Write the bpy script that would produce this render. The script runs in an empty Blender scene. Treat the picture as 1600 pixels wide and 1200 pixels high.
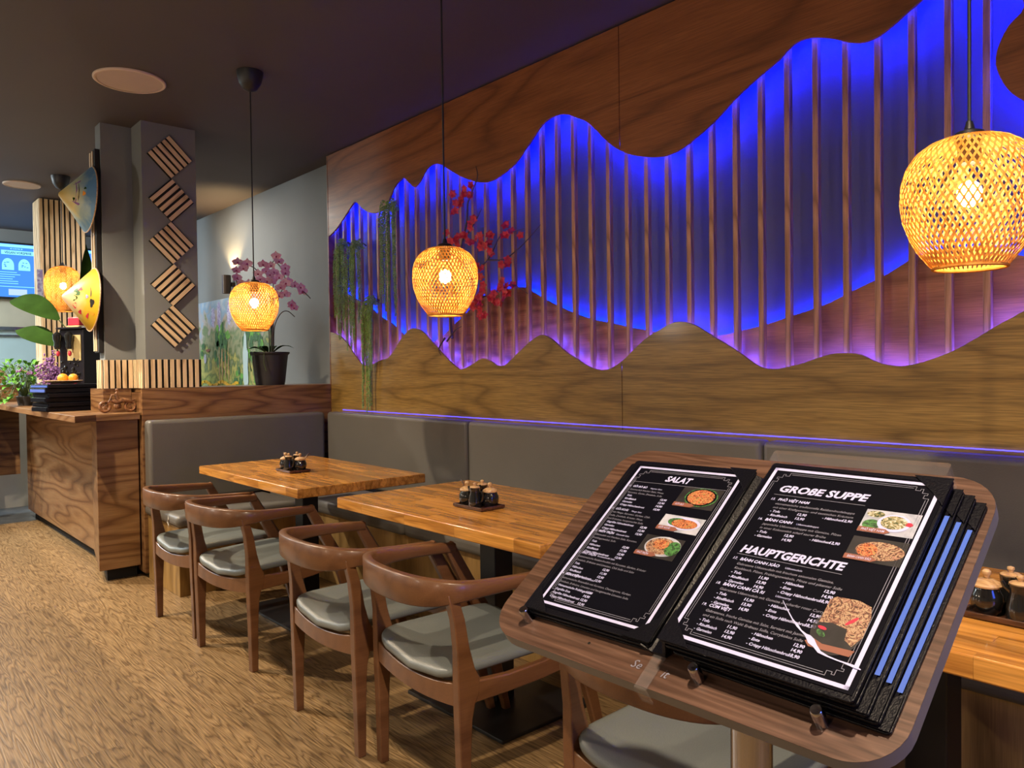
import bpy, bmesh, math, random
from mathutils import Vector, Matrix
random.seed(7)
sc = bpy.context.scene
COL = sc.collection
PI = math.pi

# ---------------------------------------------------------------- camera
cam_d = bpy.data.cameras.new('camera'); cam = bpy.data.objects.new('camera', cam_d); COL.objects.link(cam)
F_PX, YAW, PITCH, ROLL = 1195.7, math.radians(48.315), math.radians(-1.082), math.radians(-0.734)
_d = Vector((-math.sin(YAW), math.cos(YAW), 0)); _r = Vector((math.cos(YAW), math.sin(YAW), 0)); _u = Vector((0, 0, 1))
_f = math.cos(PITCH)*_d + math.sin(PITCH)*_u; _up = -math.sin(PITCH)*_d + math.cos(PITCH)*_u
_rt = math.cos(ROLL)*_r + math.sin(ROLL)*_up; _up2 = -math.sin(ROLL)*_r + math.cos(ROLL)*_up
mw = Matrix((_rt, _up2, -_f)).transposed().to_4x4(); mw.translation = Vector((0, 0, 1.27))
cam.matrix_world = mw
cam_d.sensor_fit = 'HORIZONTAL'; cam_d.sensor_width = 36.0; cam_d.lens = 36.0*F_PX/1600.0
cam_d.clip_start = 0.02; cam_d.clip_end = 60
sc.camera = cam

# ---------------------------------------------------------------- exposure and world
sc.view_settings.view_transform = 'Standard'; sc.view_settings.look = 'None'
sc.view_settings.exposure = 0.42; sc.view_settings.gamma = 1.0; sc.view_settings.use_curve_mapping = False
w = bpy.data.worlds.new('world'); sc.world = w; w.use_nodes = True
w.node_tree.nodes['Background'].inputs[0].default_value = (0.5, 0.45, 0.4, 1)
w.node_tree.nodes['Background'].inputs[1].default_value = 0.02
try:
    sc.cycles.use_denoising = True
    sc.cycles.max_bounces = 8; sc.cycles.diffuse_bounces = 4; sc.cycles.glossy_bounces = 4
    sc.cycles.sample_clamp_indirect = 4.0; sc.cycles.sample_clamp_direct = 0.0
    sc.cycles.caustics_reflective = False; sc.cycles.caustics_refractive = False
    sc.cycles.use_light_tree = True
except Exception:
    pass

# ---------------------------------------------------------------- ceiling spotlights (recessed, warm)
CEIL = 2.85
WARM = (1.0, 0.78, 0.54)
def spot(name, x, y, power, ang=140, blend=0.6, col=WARM, rad=0.035, tx=0.0, ty=0.0):
    l = bpy.data.lights.new(name, 'SPOT'); l.energy = power; l.color = col; l.spot_size = math.radians(ang); l.spot_blend = blend
    l.shadow_soft_size = rad
    o = bpy.data.objects.new(name, l); COL.objects.link(o); o.location = (x, y, CEIL-0.03)
    dirv = Vector((tx, ty, -1)); o.rotation_euler = dirv.to_track_quat('-Z', 'Y').to_euler()
    return o
spot('ceiling_spot', -0.15, 0.25, 215, 138, 0.55)
spot('ceiling_spot', -4.5, 0.20, 250, 138, 0.55)
spot('ceiling_spot', -6.3, 0.10, 300, 136, 0.55, (1.0, 0.86, 0.68))
spot('ceiling_spot', -8.3, -0.4, 120, 140, 0.6, (1.0, 0.85, 0.66))
spot('ceiling_spot', 1.6, 0.5, 110, 136, 0.55)
def fill_point(x, y, z, power, col, r=0.14):  # unseen point lights added behind the camera to lift ceiling and walls
    l = bpy.data.lights.new('room_fill_point', 'POINT'); l.energy = power; l.color = col; l.shadow_soft_size = r
    o = bpy.data.objects.new('room_fill_point', l); COL.objects.link(o); o.location = (x, y, z)
fill_point(-0.6, -1.7, 1.7, 26, (1.0, 0.78, 0.56))
fill_point(-3.0, -1.9, 1.7, 26, (1.0, 0.78, 0.56))
fill_point(-5.4, -1.8, 1.8, 40, (1.0, 0.86, 0.72))
def area(name, loc, size, power, col, tgt):
    l = bpy.data.lights.new(name, 'AREA'); l.energy = power; l.color = col; l.size = size
    o = bpy.data.objects.new(name, l); COL.objects.link(o); o.location = loc
    o.rotation_euler = (Vector(tgt)-Vector(loc)).to_track_quat('-Z', 'Y').to_euler()
    return o
area('kitchen_light', (-9.0, -0.6, 2.75), 0.8, 170, (0.82, 0.94, 1.0), (-9.4, 0.6, 1.0))
area('blue_side_light', (1.7, 0.75, 1.55), 0.6, 11, (0.04, 0.12, 1.0), (-0.4, 0.85, 1.0))  # unseen blue source added at right for the blue on the menu stand
area('room_area_fill', (-2.2, -0.9, 2.82), 1.2, 14, (1.0, 0.80, 0.58), (-2.2, -0.2, 0))  # unseen soft area light added overhead as fill
area('passage_light', (-6.9, 2.1, 2.8), 0.5, 20, (1.0, 0.90, 0.78), (-6.9, 2.3, 0))

# ---------------------------------------------------------------- materials
def new_mat(name):
    m = bpy.data.materials.new(name); m.use_nodes = True
    nt = m.node_tree; b = nt.nodes['Principled BSDF']
    return m, nt, b
def link(nt, a, b): nt.links.new(a, b)
def plain(name, col, rough=0.5, metal=0.0, spec=0.5, coat=0.0, var=0.0, vscale=8.0, bump=0.0, bscale=60.0, emit=None, estr=0.0):
    m, nt, b = new_mat(name)
    b.inputs['Base Color'].default_value = (*col, 1); b.inputs['Roughness'].default_value = rough
    b.inputs['Metallic'].default_value = metal; b.inputs['Specular IOR Level'].default_value = spec
    b.inputs['Coat Weight'].default_value = coat
    tc = nt.nodes.new('ShaderNodeTexCoord')
    if var > 0:
        n = nt.nodes.new('ShaderNodeTexNoise'); n.inputs['Scale'].default_value = vscale; n.inputs['Detail'].default_value = 4
        link(nt, tc.outputs['Object'], n.inputs['Vector'])
        r = nt.nodes.new('ShaderNodeValToRGB')
        r.color_ramp.elements[0].position = 0.3; r.color_ramp.elements[1].position = 0.7
        r.color_ramp.elements[0].color = (*[c*(1-var) for c in col], 1); r.color_ramp.elements[1].color = (*[min(1, c*(1+var)) for c in col], 1)
        link(nt, n.outputs['Fac'], r.inputs['Fac']); link(nt, r.outputs['Color'], b.inputs['Base Color'])
    if bump > 0:
        n2 = nt.nodes.new('ShaderNodeTexNoise'); n2.inputs['Scale'].default_value = bscale; n2.inputs['Detail'].default_value = 3
        link(nt, tc.outputs['Object'], n2.inputs['Vector'])
        bp = nt.nodes.new('ShaderNodeBump'); bp.inputs['Strength'].default_value = bump; bp.inputs['Distance'].default_value = 0.01
        link(nt, n2.outputs['Fac'], bp.inputs['Height']); link(nt, bp.outputs['Normal'], b.inputs['Normal'])
    if emit:
        b.inputs['Emission Color'].default_value = (*emit, 1); b.inputs['Emission Strength'].default_value = estr
    return m
def emis(name, col, s):
    m = bpy.data.materials.new(name); m.use_nodes = True; nt = m.node_tree
    nt.nodes.remove(nt.nodes['Principled BSDF'])
    e = nt.nodes.new('ShaderNodeEmission'); e.inputs['Color'].default_value = (*col, 1); e.inputs['Strength'].default_value = s
    link(nt, e.outputs[0], nt.nodes['Material Output'].inputs['Surface'])
    return m
def wood(name, dark, mid, light, axis='X', stretch=7.0, scale=1.6, lines=9.0, lw=0.35, rough=0.4, coat=0.0, bump=0.05, fine=0.35, brick=None, bvar=0.25):
    """wood whose figure is the contour lines of a noise field stretched along one axis"""
    m, nt, b = new_mat(name)
    tc = nt.nodes.new('ShaderNodeTexCoord'); mp = nt.nodes.new('ShaderNodeMapping')
    s = [scale*stretch]*3
    if axis == 'H': s[0] = s[1] = scale
    else: s['XYZ'.index(axis)] = scale
    mp.inputs['Scale'].default_value = s
    link(nt, tc.outputs['Object'], mp.inputs['Vector'])
    vec = mp.outputs['Vector']
    bk = None
    if brick:
        bw, bh, plane = brick
        bk = nt.nodes.new('ShaderNodeTexBrick'); bk.inputs['Scale'].default_value = 1.0
        bk.inputs['Brick Width'].default_value = bw; bk.inputs['Row Height'].default_value = bh
        bk.inputs['Mortar Size'].default_value = 0.0008; bk.inputs['Mortar Smooth'].default_value = 0.2
        bk.inputs['Color1'].default_value = (0, 0, 0, 1); bk.inputs['Color2'].default_value = (1, 1, 1, 1); bk.inputs['Mortar'].default_value = (0.1, 0.1, 0.1, 1)
        bk.offset = 0.37; bk.offset_frequency = 3
        link(nt, tc.outputs['Object'], bk.inputs['Vector'])
        ad = nt.nodes.new('ShaderNodeVectorMath'); ad.operation = 'MULTIPLY_ADD'
        link(nt, bk.outputs['Color'], ad.inputs[0]); ad.inputs[1].default_value = (11, 7, 5); link(nt, vec, ad.inputs[2])
        vec = ad.outputs[0]
    n = nt.nodes.new('ShaderNodeTexNoise'); n.inputs['Scale'].default_value = 1.0; n.inputs['Detail'].default_value = 2.0
    n.inputs['Roughness'].default_value = 0.4; n.inputs['Distortion'].default_value = 0.12
    link(nt, vec, n.inputs['Vector'])
    mul = nt.nodes.new('ShaderNodeMath'); mul.operation = 'MULTIPLY'; mul.inputs[1].default_value = lines
    link(nt, n.outputs['Fac'], mul.inputs[0])
    pp = nt.nodes.new('ShaderNodeMath'); pp.operation = 'PINGPONG'; pp.inputs[1].default_value = 0.5
    link(nt, mul.outputs[0], pp.inputs[0])
    r = nt.nodes.new('ShaderNodeValToRGB'); e = r.color_ramp.elements
    e[0].position = 0.0; e[0].color = (*dark, 1); e[1].position = lw; e[1].color = (*mid, 1)
    e2 = r.color_ramp.elements.new(0.5); e2.color = (*light, 1)
    link(nt, pp.outputs[0], r.inputs['Fac'])
    # fine fibres
    mp2 = nt.nodes.new('ShaderNodeMapping'); s2 = [260.0]*3
    if axis == 'H': s2[0] = s2[1] = 9.0
    else: s2['XYZ'.index(axis)] = 9.0
    mp2.inputs['Scale'].default_value = s2; link(nt, tc.outputs['Object'], mp2.inputs['Vector'])
    n2 = nt.nodes.new('ShaderNodeTexNoise'); n2.inputs['Scale'].default_value = 1.0; n2.inputs['Detail'].default_value = 2.0
    link(nt, mp2.outputs['Vector'], n2.inputs['Vector'])
    mr = nt.nodes.new('ShaderNodeMapRange'); mr.inputs['From Min'].default_value = 0.3; mr.inputs['From Max'].default_value = 0.7
    mr.inputs['To Min'].default_value = 1.0-fine; mr.inputs['To Max'].default_value = 1.0+fine*0.5
    link(nt, n2.outputs['Fac'], mr.inputs['Value'])
    mx = nt.nodes.new('ShaderNodeVectorMath'); mx.operation = 'SCALE'
    link(nt, r.outputs['Color'], mx.inputs[0]); link(nt, mr.outputs[0], mx.inputs['Scale'])
    out = mx.outputs[0]
    if bk:
        mr2 = nt.nodes.new('ShaderNodeMapRange'); mr2.inputs['To Min'].default_value = 1.0-bvar; mr2.inputs['To Max'].default_value = 1.0+bvar
        link(nt, bk.outputs['Color'], mr2.inputs['Value'])
        mx2 = nt.nodes.new('ShaderNodeVectorMath'); mx2.operation = 'SCALE'
        link(nt, out, mx2.inputs[0]); link(nt, mr2.outputs[0], mx2.inputs['Scale']); out = mx2.outputs[0]
    link(nt, out, b.inputs['Base Color'])
    b.inputs['Roughness'].default_value = rough; b.inputs['Coat Weight'].default_value = coat; b.inputs['Coat Roughness'].default_value = 0.12
    if bump > 0:
        bp = nt.nodes.new('ShaderNodeBump'); bp.inputs['Strength'].default_value = bump; bp.inputs['Distance'].default_value = 0.004
        link(nt, pp.outputs[0], bp.inputs['Height']); link(nt, bp.outputs['Normal'], b.inputs['Normal'])
    return m
def noise_colors(name, stops, scale=12.0, detail=5.0, rough=0.5, dist=1.5, mscale=(1, 1, 1), grad=None):
    m, nt, b = new_mat(name)
    tc = nt.nodes.new('ShaderNodeTexCoord'); mp = nt.nodes.new('ShaderNodeMapping'); mp.inputs['Scale'].default_value = mscale
    link(nt, tc.outputs['Object'], mp.inputs['Vector'])
    n = nt.nodes.new('ShaderNodeTexNoise'); n.inputs['Scale'].default_value = scale; n.inputs['Detail'].default_value = detail; n.inputs['Distortion'].default_value = dist
    link(nt, mp.outputs['Vector'], n.inputs['Vector'])
    fac = n.outputs['Fac']
    if grad:
        ax, lo, hi, amt = grad
        sp = nt.nodes.new('ShaderNodeSeparateXYZ'); link(nt, tc.outputs['Object'], sp.inputs[0])
        mr = nt.nodes.new('ShaderNodeMapRange'); mr.inputs['From Min'].default_value = lo; mr.inputs['From Max'].default_value = hi
        link(nt, sp.outputs['XYZ'.index(ax)], mr.inputs['Value'])
        mxx = nt.nodes.new('ShaderNodeMath'); mxx.operation = 'MULTIPLY_ADD'; mxx.inputs[1].default_value = 1.0-amt
        sb = nt.nodes.new('ShaderNodeMath'); sb.operation = 'MULTIPLY'; sb.inputs[1].default_value = amt
        link(nt, mr.outputs[0], sb.inputs[0]); link(nt, fac, mxx.inputs[0]); link(nt, sb.outputs[0], mxx.inputs[2]); fac = mxx.outputs[0]
    r = nt.nodes.new('ShaderNodeValToRGB'); els = r.color_ramp.elements
    els[0].position = stops[0][0]; els[0].color = (*stops[0][1], 1); els[1].position = stops[1][0]; els[1].color = (*stops[1][1], 1)
    for p, c in stops[2:]:
        e = els.new(p); e.color = (*c, 1)
    link(nt, fac, r.inputs['Fac']); link(nt, r.outputs['Color'], b.inputs['Base Color']); b.inputs['Roughness'].default_value = rough
    return m

M = {}
M['wall'] = plain('grey_paint', (0.190, 0.205, 0.205), 0.75, var=0.06, vscale=2.0, bump=0.05, bscale=180)
M['ceil'] = plain('dark_ceiling_paint', (0.075, 0.062, 0.060), 0.7, var=0.05, vscale=1.5)
M['mural_wall'] = plain('blue_grey_back_panel', (0.10, 0.11, 0.20), 0.6, var=0.04, vscale=5)
M['kitchen'] = plain('pale_teal_tile', (0.42, 0.56, 0.58), 0.35, var=0.05, vscale=3)
M['hood'] = plain('cream_panel', (0.50, 0.47, 0.36), 0.5, var=0.05)
M['white_wall'] = plain('white_base', (0.62, 0.62, 0.58), 0.6, var=0.03)
M['floor'] = wood('vinyl_plank_floor', (0.125, 0.072, 0.028), (0.235, 0.148, 0.066), (0.30, 0.198, 0.094), 'X', 12.0, 1.5, 13.0, 0.16, 0.42, 0.0, 0.15, 0.5, (1.2, 0.18, 'XY'), 0.16)
M['tile'] = plain('slate_floor', (0.07, 0.08, 0.09), 0.35, var=0.25, vscale=6)
M['ply_up'] = wood('red_brown_plywood', (0.165, 0.055, 0.015), (0.245, 0.084, 0.024), (0.295, 0.105, 0.032), 'X', 7.0, 0.45, 8.0, 0.16, 0.42, 0.1, 0.02, 0.25)
M['ply_low'] = wood('golden_brown_plywood', (0.190, 0.108, 0.022), (0.285, 0.170, 0.040), (0.340, 0.210, 0.054), 'X', 7.5, 0.5, 9.0, 0.14, 0.42, 0.1, 0.02, 0.38)
M['hill'] = wood('red_stained_plywood', (0.26, 0.10, 0.045), (0.42, 0.17, 0.08), (0.50, 0.21, 0.10), 'X', 5.0, 0.8, 8.0, 0.3, 0.45, 0.0, 0.03, 0.25)
M['slat'] = wood('pine_slat_wood', (0.30, 0.14, 0.065), (0.50, 0.26, 0.13), (0.58, 0.32, 0.17), 'Z', 9.0, 1.2, 8.0, 0.25, 0.5, 0.0, 0.04, 0.3)
M['walnut'] = wood('walnut_laminate', (0.12, 0.052, 0.020), (0.23, 0.115, 0.045), (0.28, 0.150, 0.062), 'H', 9.0, 0.7, 11.0, 0.2, 0.34, 0.1, 0.0, 0.25)
M['walnut_x'] = wood('walnut_laminate_long', (0.13, 0.060, 0.024), (0.225, 0.115, 0.048), (0.29, 0.165, 0.075), 'H', 9.0, 0.42, 13.0, 0.18, 0.34, 0.1, 0.0, 0.22)
M['honey'] = wood('honey_plywood', (0.22, 0.125, 0.035), (0.36, 0.22, 0.07), (0.40, 0.25, 0.09), 'Z', 4.0, 1.2, 5.0, 0.3, 0.5, 0.0, 0.02, 0.2)
M['table'] = wood('butcher_block', (0.36, 0.145, 0.026), (0.54, 0.240, 0.044), (0.66, 0.310, 0.065), 'X', 10.0, 2.0, 4.0, 0.2, 0.25, 0.35, 0.0, 0.25, (0.30, 0.040, 'XY'), 0.28)
M['chair'] = wood('reddish_beech', (0.120, 0.050, 0.020), (0.152, 0.066, 0.027), (0.175, 0.078, 0.033), 'Y', 6.0, 1.8, 3.0, 0.2, 0.36, 0.12, 0.0, 0.12)
M['leather'] = plain('grey_leatherette', (0.145, 0.165, 0.162), 0.36, var=0.05, vscale=5, bump=0.12, bscale=260)
M['bench'] = plain('taupe_leatherette', (0.135, 0.130, 0.118), 0.42, var=0.05, vscale=4, bump=0.10, bscale=240)
M['black_metal'] = plain('black_powder_coat', (0.008, 0.008, 0.009), 0.4, var=0.1)
M['black'] = plain('matte_black', (0.006, 0.006, 0.006), 0.8, var=0.1)
M['cord'] = plain('black_cord', (0.01, 0.01, 0.01), 0.5, var=0.1)
M['chrome'] = plain('brushed_steel', (0.50, 0.50, 0.54), 0.12, 1.0, var=0.04)
M['strip'] = wood('oak_strip', (0.50, 0.34, 0.18), (0.74, 0.55, 0.33), (0.82, 0.63, 0.39), 'Z', 8.0, 3.0, 3.0, 0.2, 0.6, 0.0, 0.0, 0.2)
M['board'] = wood('walnut_board', (0.065, 0.032, 0.020), (0.098, 0.050, 0.033), (0.125, 0.068, 0.046), 'X', 14.0, 2.5, 8.0, 0.3, 0.38, 0.05, 0.05, 0.35)
M['board_edge'] = plain('grey_edge_band', (0.15, 0.15, 0.16), 0.35, var=0.03)
M['ceramic'] = plain('black_glazed_ceramic', (0.010, 0.010, 0.010), 0.16, coat=0.5, var=0.1)
M['lid'] = wood('beige_lid_wood', (0.40, 0.23, 0.10), (0.56, 0.35, 0.17), (0.62, 0.42, 0.22), 'X', 6.0, 12.0, 3.0, 0.2, 0.4, 0.1, 0.0, 0.15)
M['tray'] = wood('dark_tray_wood', (0.035, 0.014, 0.008), (0.075, 0.03, 0.016), (0.10, 0.042, 0.022), 'X', 6.0, 8.0, 4.0, 0.2, 0.35, 0.2, 0.0, 0.2)
M['plate'] = plain('pale_speaker_plate', (0.50, 0.40, 0.32), 0.7, var=0.03)
M['rim'] = plain('pale_speaker_rim', (0.62, 0.50, 0.40), 0.6, var=0.03)
M['paper_black'] = plain('printed_black_page', (0.002, 0.002, 0.005), 0.6, spec=0.06, var=0.1)
M['paper_bluelit'] = plain('white_print_blue_lit', (0.44, 0.45, 0.72), 0.5, var=0.02)  # white print; bluish tint stands in for the blue light on it
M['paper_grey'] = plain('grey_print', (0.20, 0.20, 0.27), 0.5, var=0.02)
M['menu_cover'] = plain('black_leather_cover', (0.003, 0.003, 0.006), 0.36, spec=0.2, var=0.2, bump=0.15, bscale=400)
M['pvc_blue_glint'] = plain('sleeve_edge_blue_glint', (0.07, 0.14, 0.55), 0.25, var=0.05)  # sleeve edge with the reflected blue light painted into its colour
def glass(name, col, rough, trans):
    m, nt, b = new_mat(name); b.inputs['Base Color'].default_value = (*col, 1); b.inputs['Roughness'].default_value = rough
    b.inputs['Transmission Weight'].default_value = trans; b.inputs['IOR'].default_value = 1.3; b.inputs['Alpha'].default_value = 0.16
    return m
M['acrylic'] = glass('clear_acrylic', (0.9, 0.88, 0.9), 0.08, 0.8)
LEDC = (0.002, 0.010, 1.0)
M['led_up'] = emis('blue_led_upper', LEDC, 330)
M['led_hill'] = emis('blue_led_hill', (0.002, 0.022, 1.0), 230)
M['led_low'] = emis('violet_led_lower', (0.075, 0.055, 1.0), 150)
M['led_line'] = emis('blue_led_line', (0.05, 0.04, 1.0), 5)
M['bulb'] = emis('warm_bulb', (1.0, 0.72, 0.38), 250)
def bamboo(name):
    m = bpy.data.materials.new(name); m.use_nodes = True; nt = m.node_tree
    nt.nodes.remove(nt.nodes['Principled BSDF'])
    d = nt.nodes.new('ShaderNodeBsdfDiffuse'); t = nt.nodes.new('ShaderNodeBsdfTranslucent'); mx = nt.nodes.new('ShaderNodeMixShader')
    tc = nt.nodes.new('ShaderNodeTexCoord'); n = nt.nodes.new('ShaderNodeTexNoise'); n.inputs['Scale'].default_value = 40
    link(nt, tc.outputs['Object'], n.inputs['Vector'])
    r = nt.nodes.new('ShaderNodeValToRGB'); r.color_ramp.elements[0].color = (0.50, 0.20, 0.035, 1); r.color_ramp.elements[1].color = (0.74, 0.35, 0.08, 1)
    r.color_ramp.elements[0].position = 0.35; r.color_ramp.elements[1].position = 0.65
    link(nt, n.outputs['Fac'], r.inputs['Fac']); link(nt, r.outputs['Color'], d.inputs['Color']); link(nt, r.outputs['Color'], t.inputs['Color'])
    mx.inputs[0].default_value = 0.10
    link(nt, d.outputs[0], mx.inputs[1]); link(nt, t.outputs[0], mx.inputs[2]); link(nt, mx.outputs[0], nt.nodes['Material Output'].inputs['Surface'])
    return m
M['bamboo'] = bamboo('bamboo_strip')
M['leaf'] = plain('dark_green_leaf', (0.020, 0.048, 0.008), 0.9, spec=0.04, var=0.35, vscale=6)
M['leaf_fresh'] = plain('fresh_green_leaf', (0.10, 0.30, 0.035), 0.45, var=0.4, vscale=30)  # lighter fresh green is the leaf's own colour
M['sedum'] = plain('grey_green_sedum', (0.26, 0.42, 0.12), 0.55, var=0.35, vscale=30)
M['stem'] = plain('brown_stem', (0.055, 0.035, 0.028), 0.6, var=0.2)
M['green_stem'] = plain('green_stem', (0.07, 0.11, 0.035), 0.5, var=0.2)
M['red_petal'] = plain('crimson_petal', (0.52, 0.016, 0.045), 0.5, var=0.35, vscale=60)
M['pink_petal'] = noise_colors('pink_orchid_petal', [(0.35, (0.72, 0.30, 0.50)), (0.65, (0.93, 0.70, 0.80))], 30, 3, 0.5)
M['orchid_lip'] = plain('magenta_lip', (0.38, 0.02, 0.14), 0.5, var=0.2)
M['purple'] = plain('purple_dried_flower', (0.24, 0.11, 0.30), 0.8, var=0.35, vscale=40)
M['dry'] = plain('dry_stem', (0.35, 0.24, 0.11), 0.8, var=0.2)
M['orange'] = plain('orange_peel', (0.85, 0.32, 0.02), 0.45, var=0.06, bump=0.1, bscale=200)
M['pot'] = plain('anthracite_pot', (0.028, 0.028, 0.030), 0.45, var=0.1)
M['altar'] = plain('black_lacquer', (0.008, 0.007, 0.012), 0.3, var=0.1)
M['red'] = plain('red_bead', (0.55, 0.03, 0.06), 0.35, var=0.1)
M['brass'] = plain('gold_paper', (0.42, 0.34, 0.16), 0.5, var=0.2)
M['root'] = noise_colors('carved_root_wood', [(0.35, (0.05, 0.02, 0.01)), (0.6, (0.30, 0.14, 0.06))], 30, 4, 0.45)
M['bread'] = plain('baked_brown', (0.45, 0.26, 0.12), 0.7, var=0.3, vscale=20)
M['hat_blue'] = noise_colors('painted_straw_blue', [(0.30, (0.62, 0.45, 0.12)), (0.45, (0.66, 0.58, 0.25)), (0.56, (0.40, 0.48, 0.36)), (0.72, (0.10, 0.24, 0.42))], 9, 3, 0.45, 0.6, grad=('Y', -0.19, 0.0, 0.55))
M['hat_yellow'] = noise_colors('painted_straw_yellow', [(0.25, (0.55, 0.38, 0.28)), (0.45, (0.62, 0.50, 0.22)), (0.60, (0.58, 0.40, 0.03)), (0.75, (0.62, 0.38, 0.01))], 9, 3, 0.45, 0.6, grad=('Y', -0.19, 0.0, 0.6))
M['painting'] = noise_colors('garden_painting', [(0.24, (0.12, 0.28, 0.32)), (0.31, (0.30, 0.36, 0.08)), (0.37, (0.10, 0.16, 0.04)), (0.42, (0.40, 0.38, 0.10)), (0.47, (0.07, 0.13, 0.04)), (0.53, (0.26, 0.28, 0.16)), (0.59, (0.12, 0.20, 0.09)), (0.64, (0.38, 0.34, 0.30)), (0.72, (0.20, 0.34, 0.50)), (0.82, (0.40, 0.48, 0.56))], 7.0, 6, 0.6, 0.4, (1, 1, 1), grad=('Z', -0.42, 0.58, 0.5))
M['screen'] = emis('tv_screen_blue', (0.05, 0.20, 0.72), 1.3)
M['screen_hi'] = emis('tv_screen_light', (0.25, 0.75, 1.0), 1.15)
M['screen_dk'] = emis('tv_screen_dark_text', (0.01, 0.05, 0.2), 0.5)
M['screen_glow'] = emis('tv_screen_pale', (0.45, 0.62, 0.80), 1.0)
M['flyer'] = noise_colors('lilac_flyer_print', [(0.4, (0.22, 0.18, 0.42)), (0.6, (0.45, 0.50, 0.70))], 25, 4, 0.5)
M['noodle_a'] = noise_colors('red_noodle_print', [(0.38, (0.05, 0.02, 0.015)), (0.48, (0.42, 0.09, 0.03)), (0.56, (0.55, 0.26, 0.12)), (0.66, (0.12, 0.16, 0.04))], 160, 4, 0.4, 3.0)
M['noodle_b'] = noise_colors('pale_noodle_print', [(0.36, (0.04, 0.02, 0.015)), (0.48, (0.22, 0.09, 0.06)), (0.58, (0.42, 0.33, 0.20)), (0.68, (0.30, 0.12, 0.10))], 130, 3, 0.4, 3.5)
M['soup'] = noise_colors('soup_print', [(0.38, (0.03, 0.05, 0.02)), (0.5, (0.30, 0.25, 0.12)), (0.62, (0.5, 0.5, 0.45))], 150, 3, 0.4, 2.0)
M['linen'] = noise_colors('pale_linen_print', [(0.35, (0.26, 0.28, 0.36)), (0.65, (0.42, 0.43, 0.52))], 60, 3, 0.5, 1.0)
M['herb'] = noise_colors('herb_print', [(0.4, (0.01, 0.03, 0.01)), (0.6, (0.06, 0.20, 0.05))], 120, 3, 0.5, 2.0)
M['tag_brown'] = plain('brown_caption_bar', (0.20, 0.07, 0.045), 0.5, var=0.1)
M['dark_print'] = plain('dark_photo_print', (0.02, 0.018, 0.02), 0.4, var=0.3, vscale=60)
M['lamp_black'] = plain('black_lamp_fitting', (0.012, 0.012, 0.013), 0.45, var=0.1)
M['sconce'] = plain('bronze_sconce', (0.05, 0.035, 0.025), 0.35, 0.6, var=0.1)

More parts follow.
